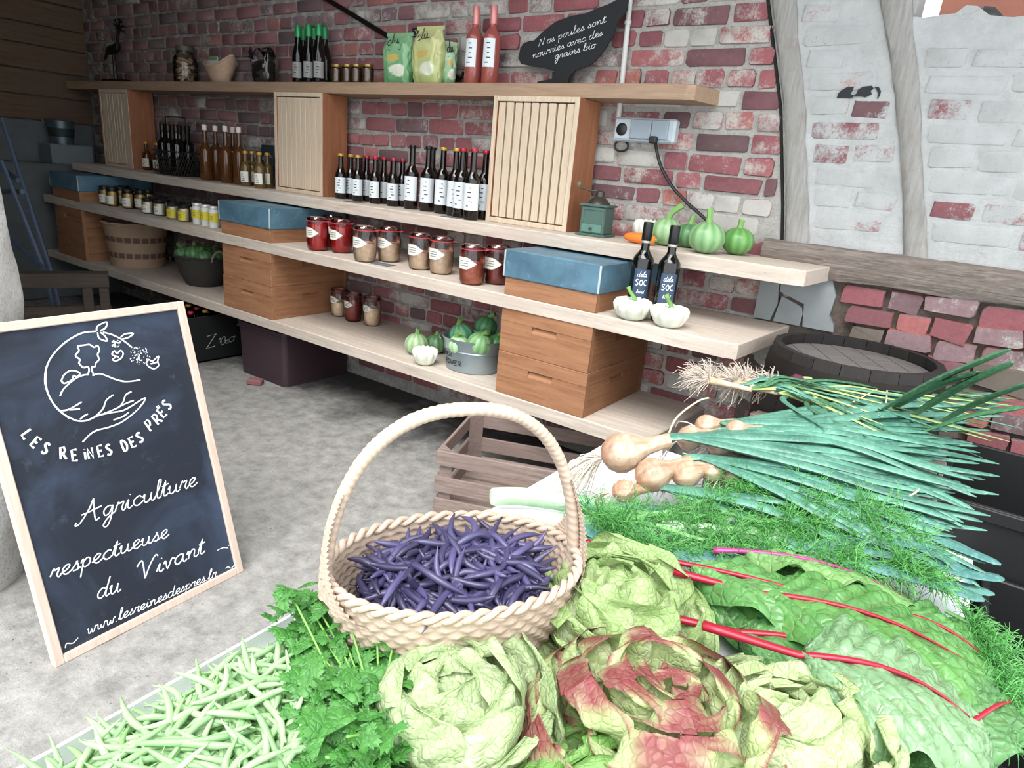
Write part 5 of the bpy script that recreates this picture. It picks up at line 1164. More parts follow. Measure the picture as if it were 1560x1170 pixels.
# ---------------------------------------------------------------- market table
TT = .50
TABW = plain('white_table_top', 'cfd4d8', .45, .05, 8); TABL = plain('grey_steel_leg', '6d7276', .4, .1, 10, .6)
t = thing('market_table', 'low white market table heaped with fresh vegetables', 'table', (-.315, -1.64, .0)); hx_, hy_ = .45, .80
part('table_top', TABW, lambda m: m.box(-hx_, hx_, -hy_, hy_, TT - .03, TT, .006))
for sx in (-1, 1):
    for sy in (-1, 1): part('leg', TABL, lambda m: m.tube([(sx * (hx_ - .06), sy * (hy_ - .08), .001), (sx * (hx_ - .06), sy * (hy_ - .08), TT - .03)], .016, 8))
for sy in (-1, 1): part('cross_rail', TABL, lambda m: m.box(-hx_ + .05, hx_ - .05, sy * (hy_ - .08) - .012, sy * (hy_ - .08) + .012, TT - .07, TT - .03, .002))
def HL(x, y):
    a = max(0, min(1, (y + 1.42) / .52)); return .548 + .155 * a * a * (3 - 2 * a)
def onm(px, py, dz=0.0):
    d = ray(px, py); k = .3
    while k < 4:
        p = CAM + d * (k / 1000)
        if p.z <= HL(p.x, p.y) + dz: return p
        k += .002
    return p
def onm(px, py, dz=0.0):
    d = ray(px, py); d = d / 1010; lo = None; k = .4
    while k < 2.6:
        p = CAM + d * k
        if p.z <= HL(p.x, p.y) + dz: return p
        k += .004
    return p
# ---------------------------------------------------------------- wicker basket of purple beans
STRAW = plain('pale_straw_wicker', 'b9a594', .7, .25, 70, bump=.4)
BR = .652; bc = Vector((-.537, -1.864, TT + .0006)); bang = math.atan2(.318, .235); A_, B_ = .194, .136; BHt = BR - bc.z
t = thing('harvest_basket', 'oval straw basket with tall arched handle filled with purple beans', 'basket', bc, bang)
bprof = lathe_prof([(.66, .004), (.80, .03), (.91, .07), (.97, .11), (1.0, BHt)])
m = MB(); n_st, rows = 40, 15
def bw_(u, v, off=0.0):
    th = 2 * math.pi * u; k, z = bprof(v); row = min(rows - 1, int(v * rows)); ph = v * rows - row
    d = .0055 * (math.cos(n_st * th + math.pi * row) * .55 + .45) * math.sin(math.pi * ph) ** .6 + off
    return ((A_ * k + d) * math.cos(th), (B_ * k + d) * math.sin(th), z)
m.grid(bw_, n_st * 4, rows * 3, None, True); m.build('woven_wall', STRAW, t, True)
m = MB(); m.grid(lambda u, v: bw_(u, v, -.010 if v > .05 else -.004), n_st * 4, rows * 3, None, True); m.build('woven_lining', STRAW, t, True)
m = MB(); m.lathe([(0, .008), (A_ * .67, .008), (A_ * .68, 0), (0, 0)], 36, Matrix.Diagonal((1, B_ / A_, 1, 1))); m.build('base', STRAW, t)
m = MB(); rope(m, [((A_ - .003) * math.cos(a), (B_ - .003) * math.sin(a), BHt + .002) for a in [2 * math.pi * i / 240 for i in range(240)]], .0085, .62, 5, 2, True); m.build('rim', STRAW, t, True)
m = MB(); NH = 150; hh_ = .283; pts = []
for i in range(NH + 1):
    a = math.pi * (i / NH); pts.append(Vector((-(A_ - .002) * math.copysign(abs(math.cos(a)) ** .85, math.cos(a)), .006 * math.sin(3 * a), BHt - .035 + (hh_ + .0) * math.sin(a) ** .92)))
def hand(u, v):
    i = u * NH; i0 = min(NH - 1, int(i)); p = pts[i0].lerp(pts[i0 + 1], i - i0); tn = (pts[min(NH, i0 + 1)] - pts[max(0, i0 - 1)]).normalized(); w = Vector((0, 1, 0)); n_ = tn.cross(w).normalized(); a = 2 * math.pi * v
    r = .0098 * (1 + .05 * math.sin(a * 1 + u * 420) + .06 * noise.noise(Vector((u * 30, 0, 0)))) ; return p + w * math.cos(a) * r * 1.35 + n_ * math.sin(a) * r * .95
m.grid(hand, NH * 2, 12); m.build('arched_handle', STRAW, t, True)
for sgn in (-1, 1):
    m = MB()
    def flare(u, v):
        zz_ = lerp(BHt - .03, BHt + .13, v); k = (1 - v) ** 1.8; w_ = lerp(.012, .095, k) * (u * 2 - 1); aa = math.asin(max(-1, min(1, w_ / B_))); x = (A_ + .003) * math.cos(aa)
        j = min(range(0, NH // 2), key=lambda i: abs(pts[i].z - zz_)); bump_ = .0022 * math.cos(v * 24 * math.pi) * math.cos(u * 9 * math.pi + math.pi * int(v * 24))
        return (sgn * (lerp(x, abs(pts[j].x) + .004, min(1, v * 1.15) ** .8) + bump_), w_, zz_)
    m.grid(flare, 36, 96); m.build('handle_wrap', STRAW, t, True)
def bean_mesh(nm, L, r, bend, seed, mat):
    q = random.Random(seed); m = MB(); n = 11; P = []; rad = []; k2 = q.uniform(-.05, .05)
    for i in range(n):
        v = i / (n - 1); P.append((L * (v - .5) * (1 - bend * .35), L * bend * (4 * (v - .5) ** 2 - .4) + L * k2 * math.sin(v * 6.28), L * .03 * math.sin(v * 5 + seed))); rad.append(r * (.28 if i == 0 else .7 if i == 1 else .7 if i == n - 2 else .2 if i == n - 1 else 1 + .07 * math.sin(v * 45)))
    P.append((P[-1][0] + L * .035, P[-1][1] + L * .03, P[-1][2])); rad.append(r * .12)
    m.tube(P, rad, 7); me = m.mesh(nm, True); me.materials.append(mat); return me
s = NT('purple_bean_skin'); oi = s.new('ShaderNodeObjectInfo'); c = s.mix(oi.outputs['Random'], lin('2f2c48'), lin('524d74')); s.out(c, .32, spec=.5); PURP = s.m
s = NT('green_bean_skin'); oi = s.new('ShaderNodeObjectInfo'); c = s.mix(oi.outputs['Random'], lin('7da672'), lin('a2c292')); s.out(c, .45); GBEAN = s.m
PB = [bean_mesh('purple_bean', .088 + .006 * i, .0054, (.05, .12, .2, .28)[i % 4], i, PURP) for i in range(9)]
GB = [bean_mesh('green_bean', .098 + .007 * i, .0042, (.02, .06, .1, .16)[i % 4], 20 + i, GBEAN) for i in range(9)]
Rz = Matrix.Rotation(bang, 4, 'Z'); qb = random.Random(21); stuffm = MB()
def bean_pose(x, y, z, tilt=.35):
    return Matrix.Translation((x, y, z)) @ Matrix.Rotation(qb.uniform(0, 6.28), 4, 'Z') @ Matrix.Rotation(qb.uniform(-tilt, tilt), 4, 'Y') @ Matrix.Rotation(qb.uniform(0, 6.28), 4, 'X')
def heap(n, mes, name, label, cat, group, place, nstuff, stuffmat, stuffname, stufflabel, parent=None):
    for i in range(n):
        o = obj(name, mes[i % len(mes)]); o.matrix_world = place(i / n, True); tag(o, label, cat, group)
    m = MB()
    for i in range(nstuff):
        me = mes[i % len(mes)]; M = place(i / nstuff, False); m.add([M @ v.co for v in me.vertices], [tuple(p.vertices) for p in me.polygons])
    tag(m.build(stuffname, stuffmat, None, True), stufflabel, cat, None, 'stuff')
def place_p(f, top):
    while True:
        a = qb.uniform(0, 6.28); r = math.sqrt(qb.random()); lim = .84 if top else .78
        x, y = A_ * lim * r * math.cos(a), B_ * lim * r * math.sin(a); break
    hz = .112 + .036 * (1 - r ** 2.2) + .012 * fbm(x * 18, y * 18, 4)
    z = hz + (qb.uniform(-.010, .016) if top else qb.uniform(-.05, -.012))
    edge = r > .72
    M = Rz @ bean_pose(x * (.93 if edge else 1), y * (.93 if edge else 1), z, .28 if top else .2); 
    if edge: M = Rz @ (Matrix.Translation((x * .86, y * .86, z)) @ Matrix.Rotation(math.atan2(y / B_, x / A_) + 1.57 + qb.uniform(-.5, .5), 4, 'Z') @ Matrix.Rotation(qb.uniform(-.3, .3), 4, 'Y') @ Matrix.Rotation(qb.uniform(0, 6.28), 4, 'X'))
    return Matrix.Translation(bc) @ M
heap(230, PB, 'purple_bean', 'dark purple bean pod lying in the heap in the straw basket', 'bean', 'purple beans in the basket', place_p, 260, plain('purple_bean_depth', '332e4c', .4), 'purple_bean_bed', 'dark purple bean pods deeper in the straw basket')
# ---------------------------------------------------------------- green beans in a white tray
tx0, tx1, ty0, ty1 = -.742, -.455, -2.40, -2.005
t = thing('bean_tray', 'shallow white tray heaped with green beans on the table corner', 'tray', ((tx0 + tx1) / 2, (ty0 + ty1) / 2, TT + .0006)); hw_, hd_ = (tx1 - tx0) / 2, (ty1 - ty0) / 2
TRAY = plain('white_plastic_tray', 'd8dddc', .4, .03, 10)
part('tray_floor', TRAY, lambda m: m.box(-hw_, hw_, -hd_, hd_, 0, .004, .001))
for (x0, x1, y0, y1) in ((-hw_, -hw_ + .005, -hd_, hd_), (hw_ - .005, hw_, -hd_, hd_), (-hw_ + .005, hw_ - .005, -hd_, -hd_ + .005), (-hw_ + .005, hw_ - .005, hd_ - .005, hd_)):
    part('tray_wall', TRAY, lambda m: m.box(x0, x1, y0, y1, .004, .036, .0015))
def place_g(f, top):
    x = qb.uniform(tx0 + .045, tx1 - .02); y = qb.uniform(ty0 + .02, ty1 - .05)
    ex = min(1, (x - tx0 - .02) / .12); ey = min(1, (ty1 - .02 - y) / .12); hgt = .012 + .055 * max(.15, min(1, ex)) ** .7 * max(.2, min(1, ey)) ** .6
    z = TT + hgt + (qb.uniform(-.006, .016) if top else qb.uniform(-.03, -.004)); z = max(z, TT + .012)
    M = bean_pose(x, y, z, .3)
    if ex < .35: M = Matrix.Translation((x, y, z)) @ Matrix.Rotation(math.pi / 2 + qb.uniform(-.2, .2), 4, 'Z') @ Matrix.Rotation(qb.uniform(-.1, .1), 4, 'Y')
    return M
heap(295, GB, 'green_bean', 'slender pale green bean lying in the heap in the white tray', 'bean', 'green beans in the tray', place_g, 380, plain('green_bean_depth', '86b072', .5), 'green_bean_bed', 'slender pale green beans deeper in the white tray')
t = thing('paper_sheet', 'folded white paper lying on the table corner by the beans', 'paper', (-.70, -1.985, TT + .0006), .35); part('sheet', plain('white_paper', 'e2e6e6', .7, .03), lambda m: m.grid(lambda u, v: (-.05 + .1 * u, -.03 + .08 * v, .004 + .014 * (v - .5) ** 2 * 4 + .003 * fbm(u * 4, v * 4)), 14, 10), None, True)
# ---------------------------------------------------------------- lettuces
LEAF = leafmat('lettuce_leaf', 'ffffff', 'e0e4d4', .42, 55, .35, True, True)
def smooth_curve(pts):
    c = crv(pts, 12); n = len(c) - 1
    def f(v):
        k = max(0, min(1, v)) * n; i = min(n - 1, int(k)); a = k - i; return (lerp(c[i][0], c[i + 1][0], a), lerp(c[i][1], c[i + 1][1], a))
    return f
def lettuce_leaf(W_, curve, Rc, ruf, freq, crk, seed, colf, nu=26, nv=30, serr=0.0):
    C = smooth_curve(curve); q = random.Random(seed); ph1, ph2, ph3 = q.uniform(0, 6), q.uniform(0, 6), q.uniform(0, 6); m = MB()
    def fn(uu, v):
        u = uu * 2 - 1; r, z = C(v); r2, z2 = C(min(1, v + .03)); r1, z1 = C(max(0, v - .03)); tx, tz = r2 - r1, z2 - z1; L = math.hypot(tx, tz) or 1; nx, nz_ = -tz / L, tx / L
        w = W_ * (.22 + .78 * min(1, v * 1.3) ** .8) * max(.0, 1 - max(0, (v - .62) / .38) ** 2.6) ** .5; au = abs(u)
        a = math.atan2(u * .9, v - .35); rho = math.sqrt(u * u * .81 + (v - .35) ** 2 / .42); edge = max(0, min(1, (rho - .4) / .6)) ** 1.6 * min(1, v * 2.2)
        d = ruf * edge * (math.sin(freq * 1.6 * a + ph1) + .55 * math.sin(freq * 3.1 * a + ph2))
        d += crk * 1.3 * fbm(u * 2.1 + seed, v * 3.6, seed * .37, 3) * min(1, .3 + v) + crk * .28 * abs(math.sin((v * 5 - au * 1.8) * math.pi)) * au ** .5
        if serr: w *= 1 + serr * edge * math.sin(a * 26 + ph3)
        d += .003 * math.exp(-(u / .10) ** 2) * (1 - v)
        sft = u * w; ang = sft / Rc; y = Rc * math.sin(ang); rr = r - Rc * (1 - math.cos(ang))
        return (rr - nx * d, y, z - nz_ * d)
    m.grid(fn, nu, nv, lambda uu, v: colf(uu * 2 - 1, v, q))
    return m.mesh('leaf', True)
def mixc(a, b, f): f = max(0, min(1, f)); return tuple(x + (y - x) * f for x, y in zip(a, b))
def vein(u, v): return max(math.exp(-(u / .07) ** 2) * (1 - .6 * v), .55 * max(0, 1 - abs(((v * 7 - abs(u) * 2.2) % 1) - .5) / .10) * (1 - v * .4) if abs(u) > .05 else 0)
def butter(cin, cout, crib):
    a, b, c = lin(cin), lin(cout), lin(crib)
    return lambda u, v, q: mixc(mixc(a, b, .15 + .8 * v * (.5 + .5 * abs(u)) + .3 * noise.noise(Vector((u * 3, v * 5, 3)))), c, vein(u, v))
def lollo(u, v, q):
    a = mixc(lin('d6dfb4'), lin('bccf92'), v * .8 + .3 * noise.noise(Vector((u * 3, v * 5, 7)))); e = max(max(0, (abs(u) - .83) / .17) ** 1.1 * min(1, v * 1.8), max(0, (v - .9) / .10) ** 1.2); e = e * 1.5 - .3 + .35 * noise.noise(Vector((u * 14, v * 16, 5))) * min(1, e * 3) + .38 * max(0, noise.noise(Vector((u * 3.3, v * 4.7, 2)))) * (.2 + v)
    return mixc(mixc(a, mixc(lin('8a3a3c'), lin('b0606a'), .5 + .5 * noise.noise(Vector((u * 9, v * 9, 1)))), e), lin('e6ead0'), vein(u, v) * .8)
def head(nm, label, loc, rings, colf, sc, seed, tilt=(0, 0, 0), cat='lettuce', serr=0.0):
    t = thing(nm, label, cat, loc, 0, None); t.rotation_euler = tilt; q = random.Random(seed)
    for ri, (cnt, W_, cv, Rc, ruf, fr, crk) in enumerate(rings):
        for k in range(cnt):
            j = lambda a: a * q.uniform(.92, 1.08)
            cvj = [(j(x) * sc, j(z) * sc) for x, z in cv]; me = lettuce_leaf(W_ * sc * q.uniform(.9, 1.1), cvj, Rc * sc, ruf * sc, fr * q.uniform(.8, 1.2), crk * sc, seed * 100 + ri * 20 + k, colf, 40 if serr else 26, 44 if serr else 30, serr)
            o = obj('leaf', me, LEAF, t); o.rotation_euler = (q.uniform(-.06, .06), q.uniform(-.06, .06), 2 * math.pi * (k + .5 * (ri % 2) + q.uniform(-.15, .15)) / cnt)
    m = MB(); m.lathe([(0, 0), (.02 * sc, 0), (.024 * sc, .01), (.016 * sc, .03), (0, .035)], 10); m.build('stem_core', LEAF, t, True)
    return t
BUT = [(4, .075, [(.006, .02), (.045, .045), (.052, .085), (.030, .118), (-.012, .126)], .055, .005, 2, .008),
       (5, .095, [(.010, .015), (.065, .04), (.082, .085), (.062, .125), (.025, .142)], .08, .008, 2.0, .010),
       (6, .112, [(.012, .01), (.080, .03), (.108, .075), (.102, .118), (.078, .142)], .115, .011, 2.2, .011),
       (7, .122, [(.014, .006), (.085, .02), (.125, .055), (.142, .092), (.150, .108)], .2, .014, 2.4, .012),
       (7, .118, [(.014, .004), (.085, .012), (.135, .030), (.165, .045), (.182, .036)], .35, .014, 2.6, .012)]
LOL = [(3, .075, [(.004, .02), (.02, .06), (.03, .11), (.022, .145)], .06, .010, 2.6, .010), (4, .105, [(.008, .015), (.040, .05), (.062, .10), (.078, .150)], .09, .017, 4.2, .012),
       (5, .125, [(.010, .01), (.060, .04), (.100, .085), (.135, .128)], .14, .020, 4.6, .013), (6, .135, [(.012, .006), (.085, .025), (.135, .06), (.175, .085)], .25, .021, 4.8, .014), (6, .13, [(.012, .003), (.09, .012), (.15, .03), (.205, .030)], .4, .02, 5, .014)]
head('butterhead_lettuce', 'pale green butterhead lettuce beside the parsley bunch', on(700, 1075, .575) * 1 + Vector((0, 0, -.072)), BUT, butter('d2deba', 'b6cc9a', 'e4e9d2'), .82, 3, (.05, -.05, .4))
head('butterhead_lettuce', 'yellow-green butterhead lettuce tucked behind the red-tipped lettuce', on(935, 905, .60) + Vector((0, 0, -.09)), BUT, butter('c5d4a2', 'a2c07e', 'dbe3c2'), .86, 5, (.1, 0, 1.2))
head('red_tipped_lettuce', 'large frilly lettuce with wine-red leaf edges between butterheads', on(1000, 1085, .60) + Vector((0, 0, -.085)), LOL, lollo, .92, 8, (-.06, .04, .2), 'lettuce', .05)
head('butterhead_lettuce', 'pale outer-leaved lettuce lying against the red-stemmed chard', on(1215, 1120, .58) + Vector((0, 0, -.078)), BUT[1:], butter('dbe2c2', 'bdd29a', 'e8ecd8'), .84, 11, (-.12, .15, 2.2))
head('cos_lettuce', 'green lettuce at the table end in front of the red-tipped lettuce', on(930, 1245, .58) + Vector((0, 0, -.085)), BUT[1:], butter('a9cf86', '74ab52', 'cfe0b0'), .8, 14, (0, 0, 1))
# ---------------------------------------------------------------- swiss chard
CHARD = leafmat('chard_leaf', 'ffffff', 'dfe6d6', .26, 30, .22, True, True)
CSTEM = plain('crimson_chard_stalk', '93102c', .35, .15, 30); PSTEM = plain('magenta_chard_stalk', 'a8357a', .35, .15, 30)
def frame_between(a, b, up=Vector((0, 0, 1))):
    x = (b - a).normalized(); y = up.cross(x).normalized(); z = x.cross(y); return Matrix(((x.x, y.x, z.x, a.x), (x.y, y.y, z.y, a.y), (x.z, y.z, z.z, a.z), (0, 0, 0, 1))), (b - a).length
def chard_leaf(label, pa, za, pb, zb, W_, stalk, seed, cA='4d8f3f', cB='2f7034', stemm=None, roll=0.0, arch=.03, crv_=.02, pale=0.0):
    a, b = on(*pa, za), on(*pb, zb); M, L = frame_between(a, b); M = M @ Matrix.Rotation(roll, 4, 'X'); t = thing('chard_leaf', label, 'chard', (0, 0, 0), 0, 'red-stemmed chard leaves'); t.matrix_world = M
    q = random.Random(seed); p1, p2 = q.uniform(0, 6), q.uniform(0, 6); m = MB(); nv_ = 9
    mid = lambda v: Vector((L * v, L * crv_ * math.sin(v * 3.1), arch * math.sin(v * 3.14) - .02 * v * v))
    def w(v): return W_ * (min(1, v / .22) ** .6) * (1 - max(0, (v - .45) / .56) ** 2.4) ** .5 if v < 1 else 0
    def fn(uu, v):
        u = uu * 2 - 1; au = abs(u); p = mid(v); ww = w(v) * (1 + .07 * math.sin(v * 22 + p1) * au)
        ph = v * nv_ - au * 2.4; puck = abs(math.sin(ph * math.pi)) ** .7
        z = .022 * puck * (au ** .6) * (1 - au ** 5) * (1 - .5 * v) * W_ / .1 - .22 * W_ * au ** 2 + .013 * au ** 3 * math.sin(v * 19 + (p1 if u > 0 else p2)) + .006 * fbm(u * 4 + seed, v * 7)
        z += .03 * max(0, au - .8) * math.sin(v * 17 + p2)
        return p + Vector((au * .10 * W_, u * ww, z))
    A, B = lin(cA), lin(cB); V = lin('8a2f3c')
    def cf(uu, v):
        u = uu * 2 - 1; au = abs(u); ph = (v * nv_ - au * 2.4) % 1; vn = max(0, 1 - min(ph, 1 - ph) / .07) * (1 - au * .8) * (.9 - .4 * v); c = mixc(A, B, .5 + .6 * noise.noise(Vector((u * 3 + seed, v * 6, 1)))); c = mixc(mixc(c, lin('8fae84'), .25), lin('b9d3ae'), pale)
        return mixc(mixc(c, V, vn * .75), lin('a01c3c'), math.exp(-(u / .035) ** 2) * (1 - v * .6))
    m.grid(fn, 36, 54, cf); m.build('blade', CHARD, t, True)
    m = MB(); P = [mid(-stalk / L + (1 + stalk / L) * .88 * i / 16) if False else mid(lerp(0, .9, i / 12)) + Vector((0, 0, .003)) for i in range(13)]
    P = [mid(0) + Vector((-stalk * (1 - i / 5), stalk * .08 * (1 - i / 5), -.012 * (1 - i / 5) + .003)) for i in range(5)] + P; n = len(P)
    m.tube(P, [.0085 - .0070 * (i / (n - 1)) ** .8 for i in range(n)], 8, None, None, .8); m.build('midrib', stemm or CSTEM, t, True); return t
chard_leaf('dark green chard leaf hanging at the table end under the others', (1310, 1085), .53, (1420, 1215), .52, .07, .05, 31, '3f7a3a', '2a5c30')
chard_leaf('green chard leaf with dark veins lying low by the pale lettuce', (1200, 1060), .55, (1360, 1200), .53, .075, .05, 32, '57944c', '3a7a40')
chard_leaf('small chard leaf curling over the table edge beside white surface', (1420, 1150), .53, (1560, 1060), .54, .055, .04, 37, '5a9a56', '417f48', None, .3)
chard_leaf('green chard leaf lying beneath the long crimson stalk', (1060, 905), .565, (1330, 960), .555, .10, .12, 41, '5a9a48', '3f8440', None, 0, .02)
chard_leaf('green chard leaf wedged beneath the broad glossy one', (1120, 965), .57, (1420, 1040), .555, .11, .12, 42, '4f9244', '367a3a', None, .1, .02)
chard_leaf('rounded chard leaf end at the dark edge of the table', (1330, 930), .56, (1530, 1010), .545, .085, .05, 43, '63a552', '458c44', None, 0, .02)
chard_leaf('dark chard leaf between the thick-ribbed one and table end', (1280, 1040), .55, (1500, 1160), .54, .10, .05, 44, '47863f', '2f6c36', None, 0, .02)
chard_leaf('pale crinkled chard leaf with magenta rib below the fennel', (1130, 842), .585, (1400, 905), .57, .07, .05, 33, '7fb458', '5a9a44', PSTEM, -.3, .02, -.05, .15)
chard_leaf('chard leaf with long crimson stalk reaching the basket handle', (1045, 862), .595, (1390, 945), .585, .095, .20, 34, '6aa858', '478c44', None, -.15, .015, -.06)
chard_leaf('broad glossy chard leaf lying across the middle of the chard', (1150, 905), .60, (1505, 1010), .575, .12, .13, 35, '5ea346', '3a8038', None, .0, .03, -.02)
chard_leaf('large pale-veined chard leaf with thick crimson rib on top', (1215, 1000), .615, (1510, 1100), .575, .125, .13, 36, '6f9f72', '4f8658', None, .05, .03, .0, .25)
# ---------------------------------------------------------------- parsley / celery bunch
PARS = leafmat('parsley_leaf', '559444', '3f7c38', .4, 60, .3); PARSB = leafmat('celery_leaf', '5ca85c', '3f8f4a', .3, 60, .3); PSTK = plain('parsley_stem', '79b055', .5, .15, 40)
def parsley_mesh(seed, sz):
    q = random.Random(seed); m = MB()
    for (ang, L) in ((0, 1.0), (1.05, .78), (-1.05, .78)):
        n = 9; ca, sa = math.cos(ang), math.sin(ang); rim = []
        for i in range(n + 1):
            a = -1.15 + 2.3 * i / n; r = L * (.62 + .38 * math.cos(a)) * (1.0 if i % 2 else .80); x, y = r * math.cos(a * .62), r * math.sin(a * .62) * .72
            rim.append((x, y))
        vs = [(0, 0, 0), (.5 * L, 0, .10)] + [(x, y, .12 * abs(y) - .10 * x * x + q.uniform(-.03, .03)) for x, y in rim]
        vs = [Vector((sz * (x * ca - y * sa), sz * (x * sa + y * ca), sz * z)) for x, y, z in vs]; fs = [(0, 2, 1)] + [(1, i + 2, i + 3) for i in range(n)] + [(0, 1, n + 2)]; m.add(vs, fs)
    return m.mesh('leaflet', True)
PM = [parsley_mesh(i, .021 + .0025 * i) for i in range(6)]
t = thing('parsley_bunch', 'bunch of bright green flat parsley between the beans and lettuce', 'herb bunch', (0, 0, 0)); qp = random.Random(44)
for me in PM: me.materials.append(PARS)
stem_base = on(585, 1190, .52); m = MB(); leaves = []
reg = [(450, 915), (470, 905), (480, 940), (505, 925), (530, 960), (465, 965), (500, 985), (540, 1000), (570, 1010), (470, 1010), (480, 1040), (520, 1040), (560, 1050), (590, 1060), (470, 1070), (500, 1090), (540, 1100), (580, 1100), (480, 1110), (520, 1130), (560, 1140), (590, 1150), (500, 1150), (540, 1165), (575, 950), (600, 985)]
for (px, py) in reg:
    tip = on(px + qp.uniform(-8, 8), py + qp.uniform(-8, 8), qp.uniform(.565, .615)); a = stem_base + Vector((qp.uniform(-.02, .02), qp.uniform(-.02, .02), qp.uniform(0, .02))); mid = (a + tip) / 2 + Vector((0, 0, .018))
    m.tube(crv([tuple(a), tuple(mid), tuple(tip)], 5), .0016, 5)
    for k in range(11): leaves.append((tip + Vector((qp.uniform(-.027, .027), qp.uniform(-.027, .027), qp.uniform(-.035, .012))), k))
tag(m.build('stems', PSTK, t, True), kind='stuff')
for i, (p, k) in enumerate(leaves):
    o = obj('leaflet', PM[i % 6], None, t, p); o.rotation_euler = (qp.uniform(-.7, .7), qp.uniform(-.7, .4), qp.uniform(0, 6.28)); o.scale = [qp.uniform(.8, 1.25)] * 3
t = thing('celery_sprig', 'single glossy celery leaf on a stalk against the straw basket', 'herb', (0, 0, 0)); a, b = on(615, 1000, .565), on(578, 945, .60)
part('stalk', PSTK, lambda m: m.tube([a, (a + b) / 2 + Vector((0, 0, .006)), b], .003, 6), None, True)
for dx, rot in ((0, 1.9), (0, .6), (0, 3.1)):
    me = parsley_mesh(60 + int(rot * 10), .034); o = obj('leaflet', me, PARSB, t, b); o.rotation_euler = (.5, -.3, rot)
# ---------------------------------------------------------------- fennel fronds
FENN = leafmat('fennel_frond', '6cb45e', '4f9a50', .5, 60, .25); FSTK = plain('fennel_stalk', '86b878', .5, .12, 30)
def fronds(label, axes, nb, fl, seed, spread=.02):
    t = thing('fennel_bunch', label, 'fennel', (0, 0, 0)); q = random.Random(seed); m = MB()
    for ai, (pts, r) in enumerate(axes):
        c = [Vector(p) for p in crv([tuple(p) for p in pts], 8)]; part('stalk', FSTK, lambda mm: mm.tube(c, [lerp(r, r * .3, i / (len(c) - 1)) for i in range(len(c))], 6), t, True)
        for k in range(nb):
            f = q.uniform(.12, 1) ** .8; i = min(len(c) - 2, int(f * (len(c) - 1))); p = c[i]; tg = (c[i + 1] - c[i]).normalized()
            d = (tg * q.uniform(.2, 1) + Vector((q.uniform(-1, 1), q.uniform(-1, 1), q.uniform(-.25, .8)))).normalized(); Lb_ = fl * q.uniform(.5, 1.3); bend_ = Vector((q.uniform(-.4, .4), q.uniform(-.4, .4), -.5))
            br = [p + d * Lb_ * s_ + bend_ * Lb_ * s_ * s_ * .6 for s_ in (0, .35, .7, 1)]; m.tube(br, [.0011, .0009, .0007, .0004], 3)
            for j in range(11):
                s_ = .15 + .85 * j / 10; o_ = p + d * Lb_ * s_ + bend_ * Lb_ * s_ * s_ * .6; dd = (d * .7 + Vector((q.uniform(-1, 1), q.uniform(-1, 1), q.uniform(-.7, .9)))).normalized(); l2 = fl * q.uniform(.35, .85)
                m.tube([o_, o_ + dd * l2 * .6, o_ + dd * l2 + Vector((0, 0, -.25 * l2))], [.0008, .0007, .0003], 3)
    tag(m.build('feathery_leaves', FENN, t), kind='stuff'); return t
def PXL(lst, dz): return [onm(x, y, dz) for x, y in lst]
fronds('feathery green fennel fronds lying between onions and chard', [(PXL([(880, 790), (1000, 800), (1130, 810), (1260, 830)], .012), .0075), (PXL([(900, 770), (1040, 790), (1180, 790), (1330, 815)], .02), .0075), (PXL([(960, 790), (1080, 770), (1220, 755), (1340, 790)], .02), .006),
        (PXL([(920, 810), (1040, 840), (1160, 850), (1280, 850)], .01), .006), (PXL([(1050, 770), (1150, 745), (1260, 745), (1370, 820)], .025), .005), (PXL([(1000, 800), (1100, 825), (1250, 800), (1400, 860)], .02), .005), (PXL([(1100, 780), (1200, 800), (1300, 770), (1410, 840)], .028), .004), (PXL([(870, 765), (920, 790), (960, 815), (1000, 840)], .02), .004), (PXL([(1120, 840), (1220, 855), (1320, 860), (1420, 880)], .02), .004)], 105, .06, 3)
fronds('feathery fennel fronds spilling past the chard at the dark table end', [(PXL([(1440, 930), (1490, 960), (1525, 1010), (1540, 1070)], -.02), .004), (PXL([(1450, 960), (1500, 1000), (1520, 1050), (1515, 1100)], -.02), .004)], 80, .05, 5)
# ---------------------------------------------------------------- onions with green tops
def tealmat(name, h1, h2):
    s = NT(name); v = s.coord('Object'); n = s.noise(v, 9, 4); st = s.noise(s.coord('Object', (1, 1, 1)), 120, 3); a_ = s.new('ShaderNodeVertexColor'); a_.layer_name = 'Col'
    c = s.mix(s.ramp(n, .35, .68), lin(h1), lin(h2)); c = s.mix(s.math('MULTIPLY', s.ramp(st, .5, .8), .25), c, lin('b9d4c8')); c = s.mix(1.0, c, a_.outputs[0], 'MULTIPLY'); s.out(c, .38); s.bump(st, .12, .002); return s.m
TEALL = tealmat('onion_top_green', '38695a', '5c9480'); LEEKL = tealmat('leek_blade_green', '3f6f6c', '628f8c'); DKLEEK = tealmat('dark_leek_green', '2c5a40', '44754e'); YELG = tealmat('yellowing_green', '8aa860', 'b4c088')
s = NT('onion_skin'); v = s.coord('Object', (1, 1, 1)); n = s.noise(v, 26, 4, .6, .5); a_ = s.new('ShaderNodeVertexColor'); a_.layer_name = 'Col'; n2 = s.noise(s.coord('Object'), 60, 4, .7); b0 = s.mix(s.ramp(n, .4, .7), lin('b89a80'), lin('d9ccb8')); b0 = s.mix(s.math('MULTIPLY', s.ramp(n2, .58, .7), .5), b0, lin('9a7660')); c = s.mix(1.0, b0, a_.outputs[0], 'MULTIPLY'); ONION = s.out(c, .4); s.bump(n, .3, .004)
ROOT = plain('dry_white_roots', 'c9bfb2', .85, .2, 60); ROOTG = plain('grey_dry_roots', 'bdb2a6', .9, .25, 60); STRAWD = plain('dried_straw_leaf', 'c4b49c', .8, .2, 40)
